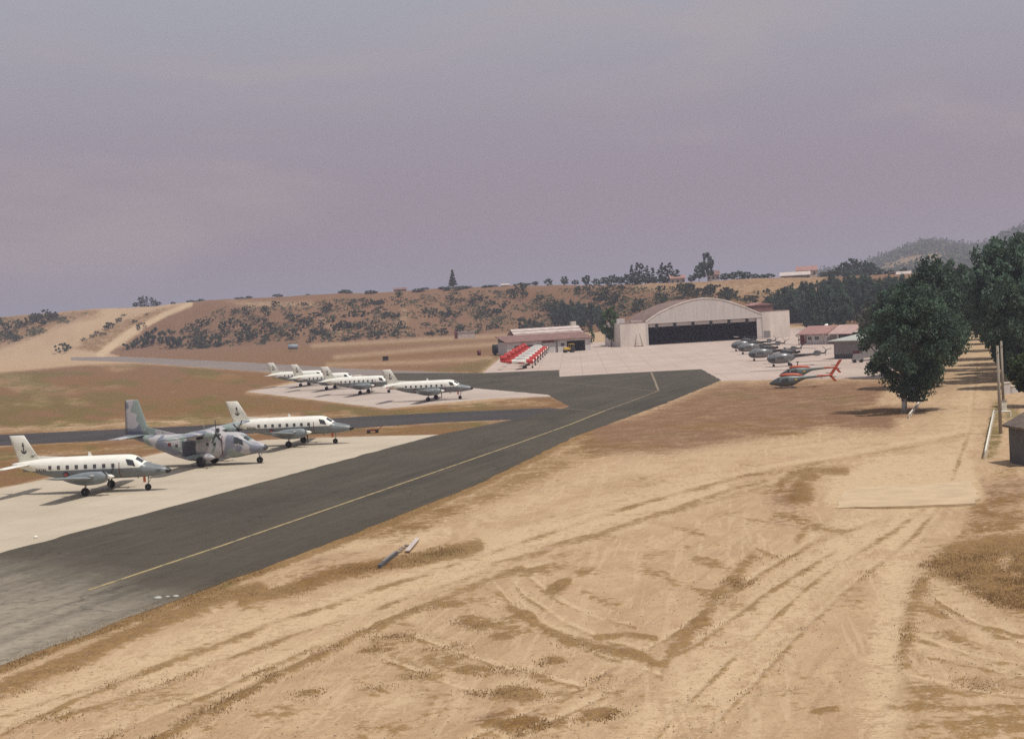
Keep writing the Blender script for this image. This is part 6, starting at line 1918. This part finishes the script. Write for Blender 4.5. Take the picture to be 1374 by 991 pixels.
def scatter(poly, n, wr, lab, hr=None, dens=None):
    xs, ys = [q[0] for q in poly], [q[1] for q in poly]
    c = 0
    while c < n:
        px, py = rn.uniform(min(xs), max(xs)), rn.uniform(min(ys), max(ys))
        if not inside(np.array([px]), np.array([py]), poly)[0]: continue
        if vnoise(px, py * 2.2, 26, 5) < rn.uniform(.22, .75): continue
        if bush(px, py, rn.uniform(*wr), hr, *lab): c += 1
scatter(slopeL, 95, (6, 15), lab_l)
scatter(slopeR, 85, (9, 22), lab_r)
scatter(roughA, 42, (8, 18), lab_a)
scatter([(235, 470), (420, 461), (560, 452), (420, 440), (250, 448)], 22, (8, 16), lab_l)

# finer scrub and weeds nobody could count
def stuff_leaves(name, polys, n, size, mat, seed, nq=9, hz=.5, dens=(.25, .7)):
    rng = np.random.default_rng(seed); r2 = random.Random(seed)
    P = []
    for poly, share in polys:
        xs, ys = [q[0] for q in poly], [q[1] for q in poly]
        c = 0
        while c < n * share:
            px, py = r2.uniform(min(xs), max(xs)), r2.uniform(min(ys), max(ys))
            if not inside(np.array([px]), np.array([py]), poly)[0]: continue
            if vnoise(px, py * 2.2, 18, 8) < r2.uniform(*dens): continue
            p = on_ground(px, py)
            if p is None: continue
            c += 1
            s = size * r2.uniform(.5, 1.5)
            q = rng.normal(size=(nq, 3)) * np.array([s, s, s * hz]) + np.array([p.x, p.y, p.z + s * hz * .6])
            q[:, 2] = np.maximum(q[:, 2], p.z)
            P.append(q)
    P = np.concatenate(P)
    me = leaf_mesh(name, P, size * 1.0, rng.uniform(0, 1, len(P)), rng, 1.4)
    return tag(link_mesh(name, me, M[mat]), kind='stuff')
stuff_leaves('undergrowth', [(slopeL, .5), (slopeR, .35), (roughA, .15)], 3200, .62, 'leaf_scrub', 3)

# wooded hill far away: trees that read as one mass
rng = np.random.default_rng(8); P = []
for k in range(4200):
    az = rng.uniform(rad(11.5), rad(21.5)); R = rng.uniform(1700, 2620)
    X, Y = math.sin(az) * R, math.cos(az) * R
    if vnoise(X, Y, 180, 4) < rng.uniform(.25, .80): continue
    z = float(height(X, Y)); s = rng.uniform(2.5, 5.5)
    P.append(rng.normal(size=(12, 3)) * np.array([s, s, s * .7]) + np.array([X, Y, z + s * .8]))
P = np.concatenate(P)
tag(link_mesh('woodland', leaf_mesh('woodland', P, 3.6, rng.uniform(0, 1, len(P)), rng, 1.3), M['leaf_scrub']), kind='stuff')
gH = 'taller trees on the skyline of the wooded hill'
for px, top in ((1215, 326), (1243, 321), (1250, 322), (1262, 323), (1285, 327), (1345, 310), (1352, 309), (1362, 305), (1369, 303), (1338, 318)):
    az, el = azel(px, top); R = HILL_R - 20; X, Y = math.sin(az) * R, math.cos(az) * R; z = float(height(X, Y)) - 1
    rnd.put((X, Y, z), max(8, CAM_H + R * math.tan(el) - z), 13, 'tall tree on the crest of the distant wooded hill', group=gH)

# ---- dead weeds and dry grass on the near ground
def tufts():
    rng = np.random.default_rng(44)
    V, T = [], []
    n = 0
    M_ = 90000
    px = rng.uniform(-20, 1394, M_); py = 575 + (rng.uniform(0, 1, M_) ** .8) * 440
    R, Gm, B, A = masks(px, py)
    R = R * (1 - .8 * np.clip(B, 0, 1))
    keep = (R + (rng.uniform(-.30, .30, M_)) > .52)
    d = np.array([ray(a, b) for a, b in zip(px[keep], py[keep])])
    R = R[keep]
    t = -CAM_H / d[:, 2]
    X, Y = d[:, 0] * t, d[:, 1] * t
    lim = fbm(X, Y, 1.3, 3, 51) > (.62 - .22 * R)
    X, Y, R = X[lim], Y[lim], R[lim]
    faces = 7
    for k in range(len(X)):
        hgt = rng.uniform(.025, .085) * (.6 + .6 * R[k])
        for j in range(faces):
            a = rng.uniform(0, 6.28); ln = rng.uniform(.3, 1.0) * hgt
            bx, by = X[k] + rng.normal(0, .26), Y[k] + rng.normal(0, .26)
            w = rng.uniform(.012, .03)
            c, s = math.cos(a), math.sin(a)
            V += [(bx - s * w, by + c * w, -.03), (bx + s * w, by - c * w, -.03), (bx + c * ln, by + s * ln, hgt * rng.uniform(.6, 1.1))]
            T.append(rng.uniform(0, 1))
    n = len(T)
    me = bpy.data.meshes.new('dry_grass')
    me.vertices.add(3 * n); me.vertices.foreach_set('co', np.array(V, np.float32).ravel())
    me.loops.add(3 * n); me.loops.foreach_set('vertex_index', np.arange(3 * n, dtype=np.int32))
    me.polygons.add(n); me.polygons.foreach_set('loop_start', (np.arange(n) * 3).astype(np.int32)); me.update()
    at = me.attributes.new('tone', 'FLOAT', 'FACE'); at.data.foreach_set('value', np.array(T, np.float32))
    return me
M['straw'] = foliage('dry_straw', (.24, .15, .06), (.42, .29, .14))
tag(link_mesh('dry_grass', tufts(), M['straw']), kind='stuff')

# loose stones and clods on the bare ground
def pebbles():
    rng = np.random.default_rng(61)
    n = 9000
    px = rng.uniform(-20, 1394, n); py = 600 + rng.uniform(0, 1, n) ** .7 * 410
    d = np.array([ray(a, b) for a, b in zip(px, py)]); t = -CAM_H / d[:, 2]
    X, Y = d[:, 0] * t, d[:, 1] * t
    ok = ~inside(px, py, [(-400, 1052), (0, 895), (229, 810), (430, 735), (640, 652), (770, 588), (770, 500), (-400, 500)])
    ok &= fbm(X, Y, 5, 4, 81) > rng.uniform(.35, .62, n)
    X, Y = X[ok], Y[ok]; n = len(X)
    s = .012 + .034 * rng.uniform(0, 1, n) ** 3
    base = np.array([(1, 0, 0), (0, 1, 0), (-1, 0, 0), (0, -1, 0), (0, 0, .8), (0, 0, -.5)])
    V = base[None] * s[:, None, None] * rng.uniform(.6, 1.4, (n, 6, 3)) + np.stack([X, Y, np.full(n, .015)], -1)[:, None]
    fs = np.array([(0, 1, 4), (1, 2, 4), (2, 3, 4), (3, 0, 4), (1, 0, 5), (2, 1, 5), (3, 2, 5), (0, 3, 5)])
    Fc = (np.arange(n)[:, None, None] * 6 + fs[None]).reshape(-1)
    me = bpy.data.meshes.new('pebbles')
    me.vertices.add(n * 6); me.vertices.foreach_set('co', V.reshape(-1).astype(np.float32))
    me.loops.add(len(Fc)); me.loops.foreach_set('vertex_index', Fc.astype(np.int32))
    me.polygons.add(n * 8); me.polygons.foreach_set('loop_start', (np.arange(n * 8) * 3).astype(np.int32)); me.update()
    return me
M['pebble'] = plain('sandstone_pebbles', (.46, .35, .23), .95, .4, .7)
tag(link_mesh('pebbles', pebbles(), M['pebble']), kind='stuff')
